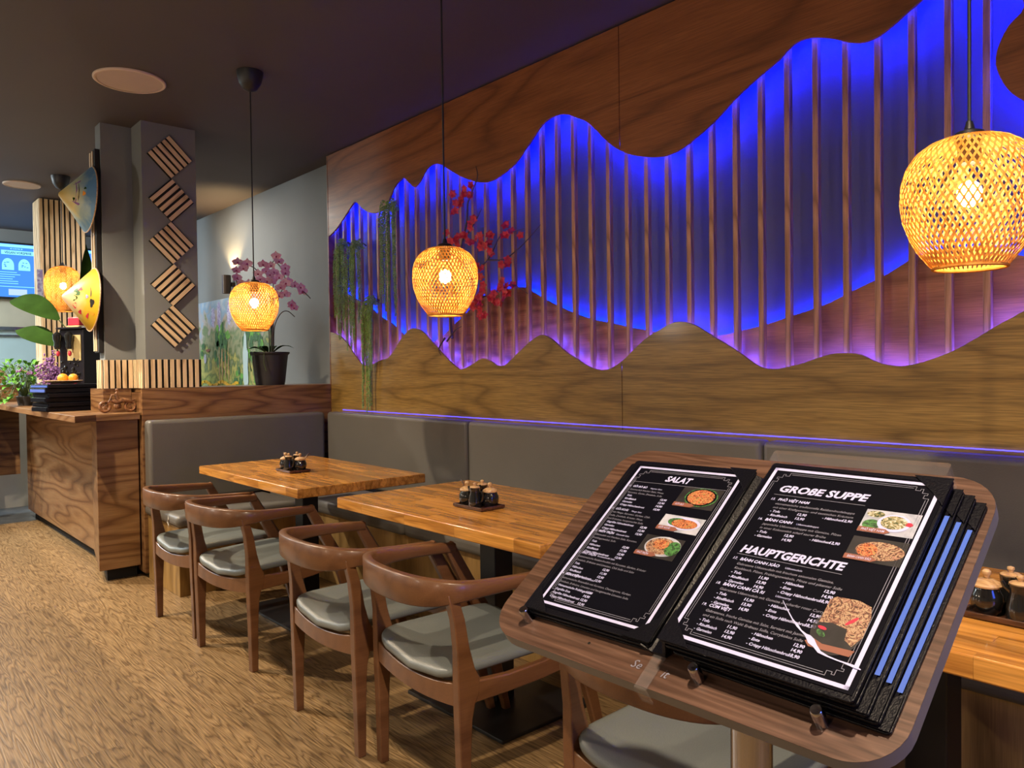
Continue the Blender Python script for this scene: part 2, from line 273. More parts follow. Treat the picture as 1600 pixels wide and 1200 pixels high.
# ---------------------------------------------------------------- mesh helpers
class MB:
    def __init__(s): s.v = []; s.f = []; s.m = []; s.mats = []; s.cur = 0; s.T = Matrix.Identity(4)
    def mat(s, key):
        mt = M[key]
        if mt not in s.mats: s.mats.append(mt)
        s.cur = s.mats.index(mt); return s
    def add(s, vs, fs):
        b = len(s.v); s.v += [s.T @ Vector(v) for v in vs]
        for f in fs: s.f.append([b+i for i in f]); s.m.append(s.cur)
        return s
    def box(s, x0, x1, y0, y1, z0, z1):
        vs = [(x, y, z) for x in (x0, x1) for y in (y0, y1) for z in (z0, z1)]
        return s.add(vs, [(0,1,3,2),(4,6,7,5),(0,4,5,1),(2,3,7,6),(0,2,6,4),(1,5,7,3)])
    def prism(s, pts, z0, z1, plane='XY'):
        n = len(pts)
        def P(a, b, c): return {'XY': (a, b, c), 'XZ': (a, c, b), 'YZ': (c, a, b)}[plane]
        vs = [P(a, b, z0) for a, b in pts]+[P(a, b, z1) for a, b in pts]
        fs = [tuple(range(n))[::-1], tuple(range(n, 2*n))]+[(i, (i+1) % n, n+(i+1) % n, n+i) for i in range(n)]
        return s.add(vs, fs)
    def tube(s, pts, rads, n=8, cap=True):
        pts = [Vector(p) for p in pts]
        if not hasattr(rads, '__len__'): rads = [rads]*len(pts)
        vs = []; up = None
        for i, p in enumerate(pts):
            d = (pts[min(i+1, len(pts)-1)]-pts[max(i-1, 0)])
            d = d.normalized() if d.length > 1e-9 else Vector((0, 0, 1))
            if up is None:
                up = Vector((0, 0, 1)) if abs(d.z) < 0.9 else Vector((1, 0, 0))
            a = (up-d*up.dot(d)).normalized(); b = d.cross(a); up = a
            for k in range(n):
                t = 2*PI*k/n; vs.append(p+(a*math.cos(t)+b*math.sin(t))*rads[i])
        fs = [(i*n+k, i*n+(k+1) % n, (i+1)*n+(k+1) % n, (i+1)*n+k) for i in range(len(pts)-1) for k in range(n)]
        if cap: fs += [tuple(range(n))[::-1], tuple(range((len(pts)-1)*n, len(pts)*n))]
        return s.add(vs, fs)
    def sweep(s, pts, secs, upv=(0, 0, 1)):
        """rectangular section (w across, h along up) swept along pts; secs=[(w,h)] or one; rounded corners"""
        pts = [Vector(p) for p in pts]
        if not isinstance(secs, list): secs = [secs]*len(pts)
        up0 = Vector(upv); vs = []; n = 8
        for i, p in enumerate(pts):
            d = (pts[min(i+1, len(pts)-1)]-pts[max(i-1, 0)]).normalized()
            a = d.cross(up0).normalized(); u = a.cross(d)
            w_, h_ = secs[i]; c = min(w_, h_)*0.16
            for (x, y) in ((w_/2-c, -h_/2), (w_/2, -h_/2+c), (w_/2, h_/2-c), (w_/2-c, h_/2), (-w_/2+c, h_/2), (-w_/2, h_/2-c), (-w_/2, -h_/2+c), (-w_/2+c, -h_/2)):
                vs.append(p+a*x+u*y)
        fs = [(i*n+k, i*n+(k+1) % n, (i+1)*n+(k+1) % n, (i+1)*n+k) for i in range(len(pts)-1) for k in range(n)]
        fs += [tuple(range(n))[::-1], tuple(range((len(pts)-1)*n, len(pts)*n))]
        return s.add(vs, fs)
    def lathe(s, prof, c=(0, 0, 0), n=32, axis='Z', cap=True):
        vs = []
        for r, z in prof:
            for k in range(n):
                t = 2*PI*k/n; x, y = r*math.cos(t), r*math.sin(t)
                q = (x, y, z) if axis == 'Z' else ((x, -z, y) if axis == '-Y' else (z, x, y))
                vs.append((c[0]+q[0], c[1]+q[1], c[2]+q[2]))
        m = len(prof); fs = [(i*n+k, i*n+(k+1) % n, (i+1)*n+(k+1) % n, (i+1)*n+k) for i in range(m-1) for k in range(n)]
        if cap: fs += [tuple(range(n))[::-1], tuple(range((m-1)*n, m*n))]
        return s.add(vs, fs)
    def ball(s, c, r, n=12, sq=(1, 1, 1)):
        prof = []
        vs = []
        rings = max(4, n//2)
        for i in range(1, rings):
            ph = PI*i/rings
            for k in range(n):
                t = 2*PI*k/n
                vs.append((c[0]+r*sq[0]*math.sin(ph)*math.cos(t), c[1]+r*sq[1]*math.sin(ph)*math.sin(t), c[2]-r*sq[2]*math.cos(ph)))
        vs += [(c[0], c[1], c[2]-r*sq[2]), (c[0], c[1], c[2]+r*sq[2])]
        L = len(vs); fs = [(i*n+k, i*n+(k+1) % n, (i+1)*n+(k+1) % n, (i+1)*n+k) for i in range(rings-2) for k in range(n)]
        fs += [(L-2, (k+1) % n, k) for k in range(n)]+[((rings-2)*n+k, (rings-2)*n+(k+1) % n, L-1) for k in range(n)]
        return s.add(vs, fs)
    def build(s, name, parent=None, loc=None, rot=None, smooth=True, bevel=0.0, seg=2, angle=35):
        me = bpy.data.meshes.new(name); me.from_pydata([tuple(v) for v in s.v], [], s.f)
        for mt in s.mats: me.materials.append(mt)
        me.polygons.foreach_set('material_index', s.m)
        me.update()
        bm = bmesh.new(); bm.from_mesh(me); bmesh.ops.recalc_face_normals(bm, faces=bm.faces); bm.to_mesh(me); bm.free()
        if smooth:
            me.polygons.foreach_set('use_smooth', [True]*len(me.polygons))
            try: me.set_sharp_from_angle(angle=math.radians(angle))
            except Exception: pass
        o = bpy.data.objects.new(name, me); COL.objects.link(o)
        if parent: o.parent = parent
        if loc: o.location = loc
        if rot: o.rotation_euler = rot
        if bevel > 0:
            b = o.modifiers.new('bevel', 'BEVEL'); b.width = bevel; b.segments = seg; b.limit_method = 'ANGLE'; b.angle_limit = math.radians(40)
            b.harden_normals = False
        return o
def tag(o, label, cat, group=None):
    o['label'] = label; o['category'] = cat
    if group: o['group'] = group
    return o
def struct(o): o['kind'] = 'structure'; return o
def thing(name, label, cat, loc=(0, 0, 0), rotz=0.0, group=None):
    o = bpy.data.objects.new(name, None); COL.objects.link(o); o.location = loc; o.rotation_euler = (0, 0, rotz)
    o.empty_display_size = 0.1
    return tag(o, label, cat, group)
def kids(o): return [c for c in bpy.data.objects if c.parent == o]
def dup(root, loc, rotz=0.0, label=None, group=None):
    r = root.copy(); COL.objects.link(r); r.location = loc; r.rotation_euler = (0, 0, rotz)
    if label: r['label'] = label
    if group: r['group'] = group
    for ch in kids(root):
        c = ch.copy(); COL.objects.link(c); c.parent = r
        for g in kids(ch):
            d = g.copy(); COL.objects.link(d); d.parent = c
    return r
def smooth_curve(pts, n=6):
    out = []
    for i in range(len(pts)-1):
        p0 = Vector(pts[max(i-1, 0)]); p1 = Vector(pts[i]); p2 = Vector(pts[i+1]); p3 = Vector(pts[min(i+2, len(pts)-1)])
        for k in range(n):
            t = k/n
            out.append(tuple(0.5*((2*p1)+(-p0+p2)*t+(2*p0-5*p1+4*p2-p3)*t*t+(-p0+3*p1-3*p2+p3)*t*t*t)))
    out.append(tuple(pts[-1])); return out

# ================================================================ ROOM SHELL
XL, XR, YF, YW = -9.78, 2.6, -2.6, 2.86
struct(MB().mat('floor').box(-7.8, XR, YF, YW, -0.05, 0).build('floor', smooth=False))
struct(MB().mat('tile').box(-13.0, -7.8, YF, YW, -0.05, 0).build('floor', smooth=False))
struct(MB().mat('ceil').box(XL-0.1, XR, YF, YW+0.1, CEIL, CEIL+0.1).build('ceiling', smooth=False))
struct(MB().mat('wall').box(XL-0.1, XR, YW, YW+0.1, 0, CEIL).build('wall_back', smooth=False))
struct(MB().mat('wall').box(XR, XR+0.1, YF, YW, 0, CEIL).build('wall_right', smooth=False))
struct(MB().mat('wall').box(XL-0.1, XR, YF-0.1, YF, 0, CEIL).build('wall_front', smooth=False))
kw = MB().mat('kitchen').box(XL-0.1, XL, YF, YW, 0, 1.80).mat('hood').box(XL-0.1, XL, YF, YW, 1.80, 2.10).mat('wall').box(XL-0.1, XL, YF, YW, 2.10, CEIL)
struct(kw.build('wall_left', smooth=False))
struct(MB().mat('chrome').box(XL+0.001, XL+0.03, YF+0.1, YW-0.1, 1.765, 1.80).mat('chrome').box(XL+0.001, XL+0.02, YF+0.1, YW-0.1, 1.70, 1.715).build('trim_1', smooth=False))

# big pillar between counter and bench
pl = MB().mat('wall').prism([(-5.60, 1.475), (-5.42, 1.475), (-5.42, 1.294), (-5.30, 1.294), (-5.30, 1.475), (-5.095, 1.475), (-5.095, 1.805), (-5.60, 1.805)], 1.184, CEIL)
struct(pl.build('wall_pillar', smooth=False))
struct(MB().mat('wall').box(-5.58, -5.11, 1.50, 1.79, 0.0, 1.155).build('wall_pillar', smooth=False))

# ================================================================ MURAL WALL
mural = thing('mural', 'blue-lit wooden mountain mural of wavy panels and slats along the wall', 'mural', (-1.3, 2.85, 0.93))
ML = (1.3, -2.85, -0.93)
UP = [(-5.123,2.245),(-5.074,2.257),(-4.959,2.296),(-4.847,2.359),(-4.756,2.414),(-4.685,2.444),(-4.597,2.385),(-4.527,2.35),(-4.451,2.329),(-4.335,2.33),(-4.272,2.371),(-4.22,2.428),(-4.163,2.473),(-4.089,2.493),(-4.043,2.462),(-4.001,2.429),(-3.96,2.413),(-3.907,2.437),(-3.865,2.475),(-3.814,2.506),(-3.745,2.511),(-3.668,2.483),(-3.522,2.398),(-3.381,2.338),(-3.269,2.309),(-3.16,2.32),(-3.034,2.363),(-2.953,2.419),(-2.854,2.495),(-2.816,2.519),(-2.76,2.537),(-2.67,2.533),(-2.583,2.492),(-2.5,2.444),(-2.38,2.326),(-2.266,2.249),(-2.12,2.201),(-2.017,2.195),(-1.934,2.218),(-1.807,2.28),(-1.702,2.351),(-1.603,2.404),(-1.521,2.441),(-1.456,2.483),(-1.392,2.486),(-1.308,2.456),(-1.249,2.423),(-1.193,2.405),(-1.138,2.411),(-1.084,2.437),(-1.043,2.461),(-1.002,2.482),(-0.924,2.526),(-0.831,2.53),(-0.743,2.446),(-0.71,2.356),(-0.752,2.312),(-0.783,2.244),(-0.782,2.184),(-0.752,2.116),(-0.71,2.071),(-0.644,2.029),(-0.52,2.015),(-0.407,2.09)]
LO = [(-5.148,1.569),(-5.07,1.561),(-4.958,1.537),(-4.849,1.483),(-4.745,1.398),(-4.644,1.325),(-4.568,1.306),(-4.477,1.323),(-4.38,1.347),(-4.301,1.358),(-4.223,1.41),(-4.132,1.486),(-4.058,1.527),(-4.001,1.537),(-3.904,1.512),(-3.772,1.421),(-3.645,1.333),(-3.572,1.291),(-3.523,1.275),(-3.427,1.3),(-3.357,1.328),(-3.312,1.335),(-3.256,1.319),(-3.202,1.294),(-3.159,1.293),(-3.117,1.303),(-3.012,1.37),(-2.912,1.427),(-2.835,1.447),(-2.76,1.415),(-2.671,1.354),(-2.601,1.322),(-2.538,1.288),(-2.455,1.264),(-2.387,1.268),(-2.316,1.3),(-2.251,1.346),(-2.176,1.399),(-2.094,1.438),(-2.025,1.464),(-1.975,1.467),(-1.919,1.454),(-1.862,1.424),(-1.8,1.387),(-1.74,1.354),(-1.676,1.313),(-1.625,1.279),(-1.583,1.263),(-1.537,1.26),(-1.484,1.268),(-1.425,1.281),(-1.374,1.297),(-1.313,1.313),(-1.259,1.315),(-1.208,1.307),(-1.164,1.285),(-1.12,1.27),(-1.071,1.265),(-1.02,1.273),(-0.967,1.289),(-0.901,1.317),(-0.838,1.354),(-0.788,1.386),(-0.739,1.413),(-0.71,1.429),(-0.628,1.455),(-0.52,1.428),(-0.405,1.349)]
MI = [(-4.783,1.772),(-4.655,1.726),(-4.483,1.636),(-4.373,1.595),(-4.296,1.553),(-4.148,1.475),(-3.971,1.436),(-3.8,1.478),(-3.682,1.542),(-3.581,1.59),(-3.483,1.651),(-3.366,1.694),(-3.253,1.71),(-3.145,1.718),(-3.042,1.713),(-2.982,1.683),(-2.884,1.635),(-2.772,1.587),(-2.647,1.54),(-2.535,1.508),(-2.424,1.486),(-2.307,1.459),(-2.22,1.443),(-2.043,1.412),(-1.84,1.403),(-1.724,1.42),(-1.609,1.44),(-1.494,1.469),(-1.416,1.488),(-1.346,1.51),(-1.271,1.542),(-1.154,1.589),(-1.087,1.624),(-1.045,1.644),(-0.91,1.66),(-0.728,1.606),(-0.564,1.51),(-0.415,1.442)]
X0, X1 = -5.07, 2.4
def clipx(c, x0):
    return [p for p in c if p[0] >= x0]
upc = [(X0, 2.258)]+[p for p in UP if p[0] > X0+0.01]
upc += [(-0.25, 2.22), (-0.1, 2.40), (0.15, 2.52), (0.4, 2.44), (0.7, 2.30), (1.0, 2.36), (1.3, 2.52), (1.6, 2.50), (1.9, 2.36), (X1, 2.3)]
loc_ = [(X0, 1.561)]+[p for p in LO if p[0] > X0+0.02]
loc_ += [(-0.2, 1.27), (0.1, 1.30), (0.4, 1.42), (0.7, 1.36), (1.0, 1.27), (1.4, 1.35), (1.8, 1.44), (2.1, 1.36), (X1, 1.30)]
mic = [(X0, 1.86), (-4.93, 1.83)]+MI+[(-0.2, 1.42), (0.2, 1.50), (0.6, 1.62), (1.0, 1.52), (1.5, 1.46), (2.0, 1.56), (X1, 1.5)]
upc = smooth_curve(upc, 3); loc_ = smooth_curve(loc_, 3); mic = smooth_curve(mic, 3)
MB().mat('mural_wall').box(X0, X1, 2.85, 2.859, 0.95, CEIL-0.005).build('back_panel', mural, loc=ML, smooth=False)
YB0, YB1 = 2.740, 2.752
def split(c, xa, xb):
    """portion of a curve between two x seams (the last crossing of each seam ends the piece)"""
    i0 = 0 if xa is None else max(i for i, p in enumerate(c) if p[0] <= xa)
    i1 = len(c)-1 if xb is None else max(i for i, p in enumerate(c) if p[0] <= xb)
    pts = c[i0+1:i1+1] if xa is not None else c[:i1+1]
    def interp(i, x):
        a, b = c[i], c[min(i+1, len(c)-1)]; t = (x-a[0])/(b[0]-a[0]) if b[0] != a[0] else 0
        return (x, a[1]+(b[1]-a[1])*t)
    if xa is not None: pts = [interp(i0, xa)]+pts
    if xb is not None: pts = pts+[interp(i1, xb)]
    return pts
SEAM = -2.312
for xa, xb, lab in ((None, SEAM, 'reddish plywood panel with wavy lower edge, left half under the ceiling'), (SEAM+0.003, None, 'reddish plywood panel with deep wavy lower edge, right half under the ceiling')):
    c = split(upc, xa, xb); pts = c+[(c[-1][0], CEIL-0.006), (c[0][0], CEIL-0.006)]
    o = MB().mat('ply_up').prism(pts, YB0, YB1, 'XZ').build('upper_panel', mural, loc=ML, bevel=0.0015, seg=1, smooth=False); o['label'] = lab
for xa, xb, lab in ((None, SEAM, 'golden plywood panel with wavy top edge, left half above the bench'), (SEAM+0.003, None, 'golden plywood panel with wavy top edge, right half above the bench')):
    c = split(loc_, xa, xb); pts = c+[(c[-1][0], 0.93), (c[0][0], 0.93)]
    o = MB().mat('ply_low').prism(pts, YB0, YB1, 'XZ').build('lower_panel', mural, loc=ML, bevel=0.0015, seg=1, smooth=False); o['label'] = lab
c = mic; pts = c+[(c[-1][0], 1.0), (c[0][0], 1.0)]
MB().mat('hill').prism(pts, 2.812, 2.822, 'XZ').build('hill_panel', mural, loc=ML, smooth=False)
# side board closing the left end of the mural box
MB().mat('ply_up').box(X0-0.012, X0, 2.738, 2.858, 0.93, CEIL-0.006).build('side_board', mural, loc=ML, smooth=False, bevel=0.001, seg=1)
# slats
k = 0; xs = -0.818+0.1134*27
def curve_z(c, x, low=True):
    zs = []
    for i in range(len(c)-1):
        a, b = c[i], c[i+1]
        if (a[0]-x)*(b[0]-x) <= 0 and a[0] != b[0]: zs.append(a[1]+(b[1]-a[1])*(x-a[0])/(b[0]-a[0]))
    return zs
xx = -0.818-0.1134*37
while xx < 0.35:
    zu = max(curve_z(upc, xx) or [2.4]); zl = min(curve_z(loc_, xx) or [1.3])
    o = MB().mat('slat').box(-0.0115, 0.0115, 0, 0.024, 0.99-1.9, CEIL-0.01-1.9).build('slat', mural, smooth=False, bevel=0.0015, seg=1, loc=(xx+1.3, 2.764-2.85, 1.9-0.93))
    xx += 0.1134
# LED strips hidden behind the panel edges
def led(c, off, y0, wd, key, name, lab, grp=None):
    n = len(c); P = []
    for i in range(n):
        a = Vector((*c[max(i-1, 0)],)); b = Vector((*c[min(i+1, n-1)],)); d = (b-a).normalized() if (b-a).length > 1e-6 else Vector((1, 0))
        nrm = Vector((-d.y, d.x))*off; P.append((c[i][0]+nrm.x, c[i][1]+nrm.y))
    vs = []; fs = []
    for (x, z) in P:
        vs += [(x, y0, z-wd/2), (x, y0, z+wd/2), (x, y0-0.003, z+wd/2), (x, y0-0.003, z-wd/2)]
    for i in range(n-1):
        a = 4*i; b = a+4
        fs += [(a, a+1, b+1, b), (a+1, a+2, b+2, b+1), (a+2, a+3, b+3, b+2), (a+3, a, b, b+3)]
    mb = MB().mat(key).add(vs, fs)
    o = mb.build(name, mural, loc=ML, smooth=False); return o
led([p for i, p in enumerate(upc) if i % 2 == 0], 0.028, 2.7575, 0.008, 'led_up', 'led_strip', 'blue light strip hidden behind the upper wavy panel edge')
led([p for i, p in enumerate(mic) if i % 2 == 0], -0.024, 2.8275, 0.008, 'led_hill', 'led_strip', 'blue light strip hidden behind the hill-shaped layer')
led([p for i, p in enumerate(loc_) if i % 2 == 0], -0.028, 2.7575, 0.008, 'led_low', 'led_strip', 'violet light strip hidden behind the lower wavy panel edge')

o = MB().mat('led_line').box(-4.90, 0.45, 2.7362, 2.7394, 0.9955, 0.9985).build('led_strip', mural, loc=ML, smooth=False); o['label'] = 'thin blue light line just above the bench backrests'

# ================================================================ BENCH
BT = 0.985
def bench(lab, loc, back, seat, base):
    t = thing('bench', lab, 'bench', loc, group='padded bench along the wall and partition')
    L = tuple(-c for c in loc)
    s = MB().mat('bench').box(*seat).build('seat', t, loc=L, bevel=0.03, seg=4, angle=50)
    MB().mat('bench').box(*back).build('backrest', t, loc=L, bevel=0.022, seg=4, angle=50)
    MB().mat('honey').box(*base).build('base', t, loc=L, smooth=False, bevel=0.002, seg=1)
    return s
SZ = (0.408, 0.488); SL = (0.398, 0.468)
s_ = bench('short padded bench on the low partition at the left, its seat corner torn', (-4.76, 1.75, 0), (-5.066, -4.965, 1.445, 2.632, 0.472, BT), (-5.06, -4.455, 1.435, 2.19, *SL), (-5.05, -4.49, 1.455, 2.225, 0, 0.396))
tr = MB().mat('white_wall').tube([(-4.60, 1.433, 0.458), (-4.59, 1.432, 0.435), (-4.605, 1.432, 0.418), (-4.592, 1.433, 0.40), (-4.60, 1.434, 0.385)], [0.001, 0.003, 0.004, 0.003, 0.001], 6)
tr.build('torn_seam', s_)
bench('padded wall bench in the corner behind the far table, under the hanging greenery', (-4.2, 2.4, 0), (-4.96, -3.352, 2.640, 2.738, 0.492, BT), (-4.962, -3.35, 2.20, 2.636, *SZ), (-5.05, -3.348, 2.235, 2.72, 0, 0.406))
bench('padded wall bench behind the middle table, under the red blossom branch', (-2.45, 2.4, 0), (-3.345, -1.548, 2.640, 2.738, 0.492, BT), (-3.344, -1.55, 2.20, 2.636, *SZ), (-3.346, -1.547, 2.235, 2.72, 0, 0.406))
bench('padded wall bench at the right, mostly behind the menu stand', (-0.55, 2.4, 0), (-1.541, 0.45, 2.640, 2.738, 0.492, BT), (-1.544, 0.45, 2.20, 2.636, *SZ), (-1.545, 0.45, 2.235, 2.72, 0, 0.406))

# low wooden partition with ledge behind the left bench
lp = thing('low_partition', 'low walnut partition with flat ledge carrying the orchid', 'partition', (-5.09, 2.1, 0))
MB().mat('walnut').box(-5.09, -5.07, 1.44, 2.736, 0.03, 1.18).build('front_panel', lp, loc=(5.09, -2.1, 0), smooth=False, bevel=0.0015, seg=1)
MB().mat('walnut_x').box(-5.60, -5.092, 1.44, 1.46, 0.03, 1.155).build('end_panel', lp, loc=(5.09, -2.1, 0), smooth=False)
MB().mat('walnut').box(-5.62, -5.092, 1.83, 2.855, 1.158, 1.18).build('ledge', lp, loc=(5.09, -2.1, 0), smooth=False)
MB().mat('walnut').box(-5.62, -5.60, 1.83, 2.855, 0.0, 1.156).build('back_panel', lp, loc=(5.09, -2.1, 0), smooth=False)

# slatted cladding helper: black felt with oak strips, panel in the YZ plane facing +x (local: y across, z up)
def slat_panel(root, wid, hgt, n, vertical=True, th=0.010, bt=0.009):
    MB().mat('black').box(0, bt, -wid/2, wid/2, -hgt/2, hgt/2).build('felt_backing', root, smooth=False)
    L = wid if vertical else hgt
    p = L/n; sw = p*0.60
    for i in range(n):
        c_ = -L/2+p*(i+0.5) if n > 1 else 0
        mb = MB().mat('strip')
        if vertical: mb.box(bt, bt+th, c_-sw/2, c_+sw/2, -hgt/2+0.001, hgt/2-0.001)
        else: mb.box(bt, bt+th, -wid/2+0.001, wid/2-0.001, c_-sw/2, c_+sw/2)
        mb.build('wood_strip', root, smooth=False)
sqz = [2.648, 2.374, 2.104, 1.836, 1.574]; 
for i, z in enumerate(sqz):
    t = thing('slatted_square', ['topmost', 'second from top', 'middle', 'second from bottom', 'lowest'][i]+' of five diamond-hung slatted wood squares on the grey pillar', 'wall decoration', (-5.093, 1.643+0.004*(i % 2), z))
    slat_panel(t, 0.196, 0.196, 5, True, 0.008, 0.008)
    t.rotation_euler = (math.radians(45 if i % 2 == 0 else -45), 0, 0)
# cladding round the pillar foot
t = thing('slatted_pillar_skirt', 'pale slatted wood skirting wrapped round the foot of the grey pillar', 'wall panel', (-5.07, 1.64, 1.183))
MB().mat('black').box(-0.02, -0.012, -0.18, 0.17, 0, 0.178).box(-0.222, -0.214, -0.36, -0.18, 0, 0.178).box(-0.34, -0.222, -0.36, -0.352, 0, 0.178).box(-0.214, -0.012, -0.18, -0.172, 0, 0.178).build('felt_backing', t, smooth=False)
for i in range(9):
    MB().mat('strip').box(-0.012, -0.006, -0.178+i*0.0385, -0.178+i*0.0385+0.0225, 0, 0.18).build('wood_strip', t, smooth=False)
for i in range(5):
    MB().mat('strip').box(-0.214, -0.204, -0.36+i*0.036, -0.36+i*0.036+0.023, 0, 0.18).build('wood_strip', t, smooth=False)
for i in range(5):
    MB().mat('strip').box(-0.20+i*0.038, -0.178+i*0.038, -0.19, -0.18, 0, 0.18).build('wood_strip', t, smooth=False)
for i in range(3):
    MB().mat('strip').box(-0.34+i*0.040, -0.316+i*0.040, -0.37, -0.36, 0, 0.18).build('wood_strip', t, smooth=False)
# far slatted pillar
struct(MB().mat('wall').box(-8.13, -7.87, 1.43, 1.77, 0, CEIL-0.002).build('wall_pillar', smooth=False))
t = thing('slatted_pillar_cladding', 'floor-to-ceiling slatted wood cladding on the pillar by the kitchen', 'wall panel', (-7.868, 1.60, 1.12))
MB().mat('black').box(0, 0.008, -0.18, 0.18, 0, 1.72).box(-0.27, 0.0, -0.18, -0.172, 0, 1.72).build('felt_backing', t, smooth=False)
for i in range(9):
    MB().mat('strip').box(0.008, 0.018, -0.188+i*0.0415, -0.188+i*0.0415+0.027, 0, 1.72).build('wood_strip', t, smooth=False)
for i in range(6):
    MB().mat('strip').box(-0.25+i*0.043, -0.222+i*0.043, -0.19, -0.18, 0, 1.72).build('wood_strip', t, smooth=False)

# ================================================================ COUNTER
CT = 1.033
ct = thing('service_counter', 'walnut service counter with overhanging top in front of the grey pillar', 'counter', (-5.1, 1.2, 0))
L_ = (5.1, -1.2, 0)
MB().mat('walnut_x').prism([(-8.0, 1.30), (-5.80, 1.32), (-5.13, 1.195), (-5.13, 1.43), (-5.62, 1.43), (-5.62, 1.7), (-7.83, 1.7), (-7.83, 1.40), (-8.0, 1.40)], 0.075, 0.99).build('body', ct, loc=L_, smooth=False, bevel=0.002, seg=1)
MB().mat('walnut_x').prism([(-8.3, 1.045), (-4.985, 1.05), (-5.065, 1.18), (-5.075, 1.43), (-5.62, 1.43), (-5.62, 1.75), (-7.83, 1.75), (-7.83, 1.40), (-8.3, 1.40)], 0.992, CT).build('countertop', ct, loc=L_, smooth=False, bevel=0.003, seg=2)
MB().mat('black').prism([(-7.95, 1.345), (-5.80, 1.365), (-5.18, 1.25), (-5.18, 1.42), (-5.62, 1.42), (-5.62, 1.7), (-7.83, 1.7), (-7.83, 1.40), (-7.95, 1.40)], 0.0, 0.075).build('toe_kick', ct, loc=L_, smooth=False)
MB().mat('walnut').box(-5.60, -5.285, 1.275, 1.438, CT+0.001, 1.181).box(-5.60, -5.095, 1.4605, 1.828, 1.157, 1.1805).build('riser', ct, loc=L_, smooth=False)
MB().mat('walnut').box(-8.3, -7.95, -1.4, 1.04, 0.36, 0.99).build('side_body', ct, loc=L_, smooth=False)
MB().mat('walnut').box(-8.34, -7.93, -1.4, 1.042, 0.992, CT).build('side_top', ct, loc=L_, smooth=False)
MB().mat('walnut').box(-8.40, -8.345, -1.4, 1.30, 0.36, 1.19).build('side_riser', ct, loc=L_, smooth=False)
struct(MB().mat('white_wall').box(-8.80, -8.72, -1.6, 1.42, 0, 1.0).build('wall_kitchen', smooth=False))

# ================================================================ TABLES
def make_table(lab, loc):
    t = thing('dining_table', lab, 'table', loc, group='butcher-block dining tables')
    MB().mat('table').box(-0.605, 0.605, -0.345, 0.345, 0.708, 0.752).build('tabletop', t, bevel=0.004, seg=2)
    MB().mat('black_metal').box(-0.045, 0.045, -0.045, 0.045, 0.014, 0.700).build('pole', t, smooth=False, bevel=0.004, seg=2)
    MB().mat('black_metal').box(-0.30, 0.30, -0.20, 0.20, 0.700, 0.7075).build('top_plate', t, smooth=False)
    MB().mat('black_metal').box(-0.285, 0.285, -0.225, 0.225, 0.0, 0.014).build('base_plate', t, smooth=False, bevel=0.003, seg=2)
    return t
table_a = make_table('butcher-block table farthest from the menu stand, beside the corner bench', (-3.765, 1.878, 0))
dup(table_a, (-2.232, 1.895, 0), 0, 'butcher-block table in the middle, behind the two nearest whole chairs')
dup(table_a, (-0.655, 1.845, 0), 0, 'butcher-block table at the right edge, partly behind the menu stand')

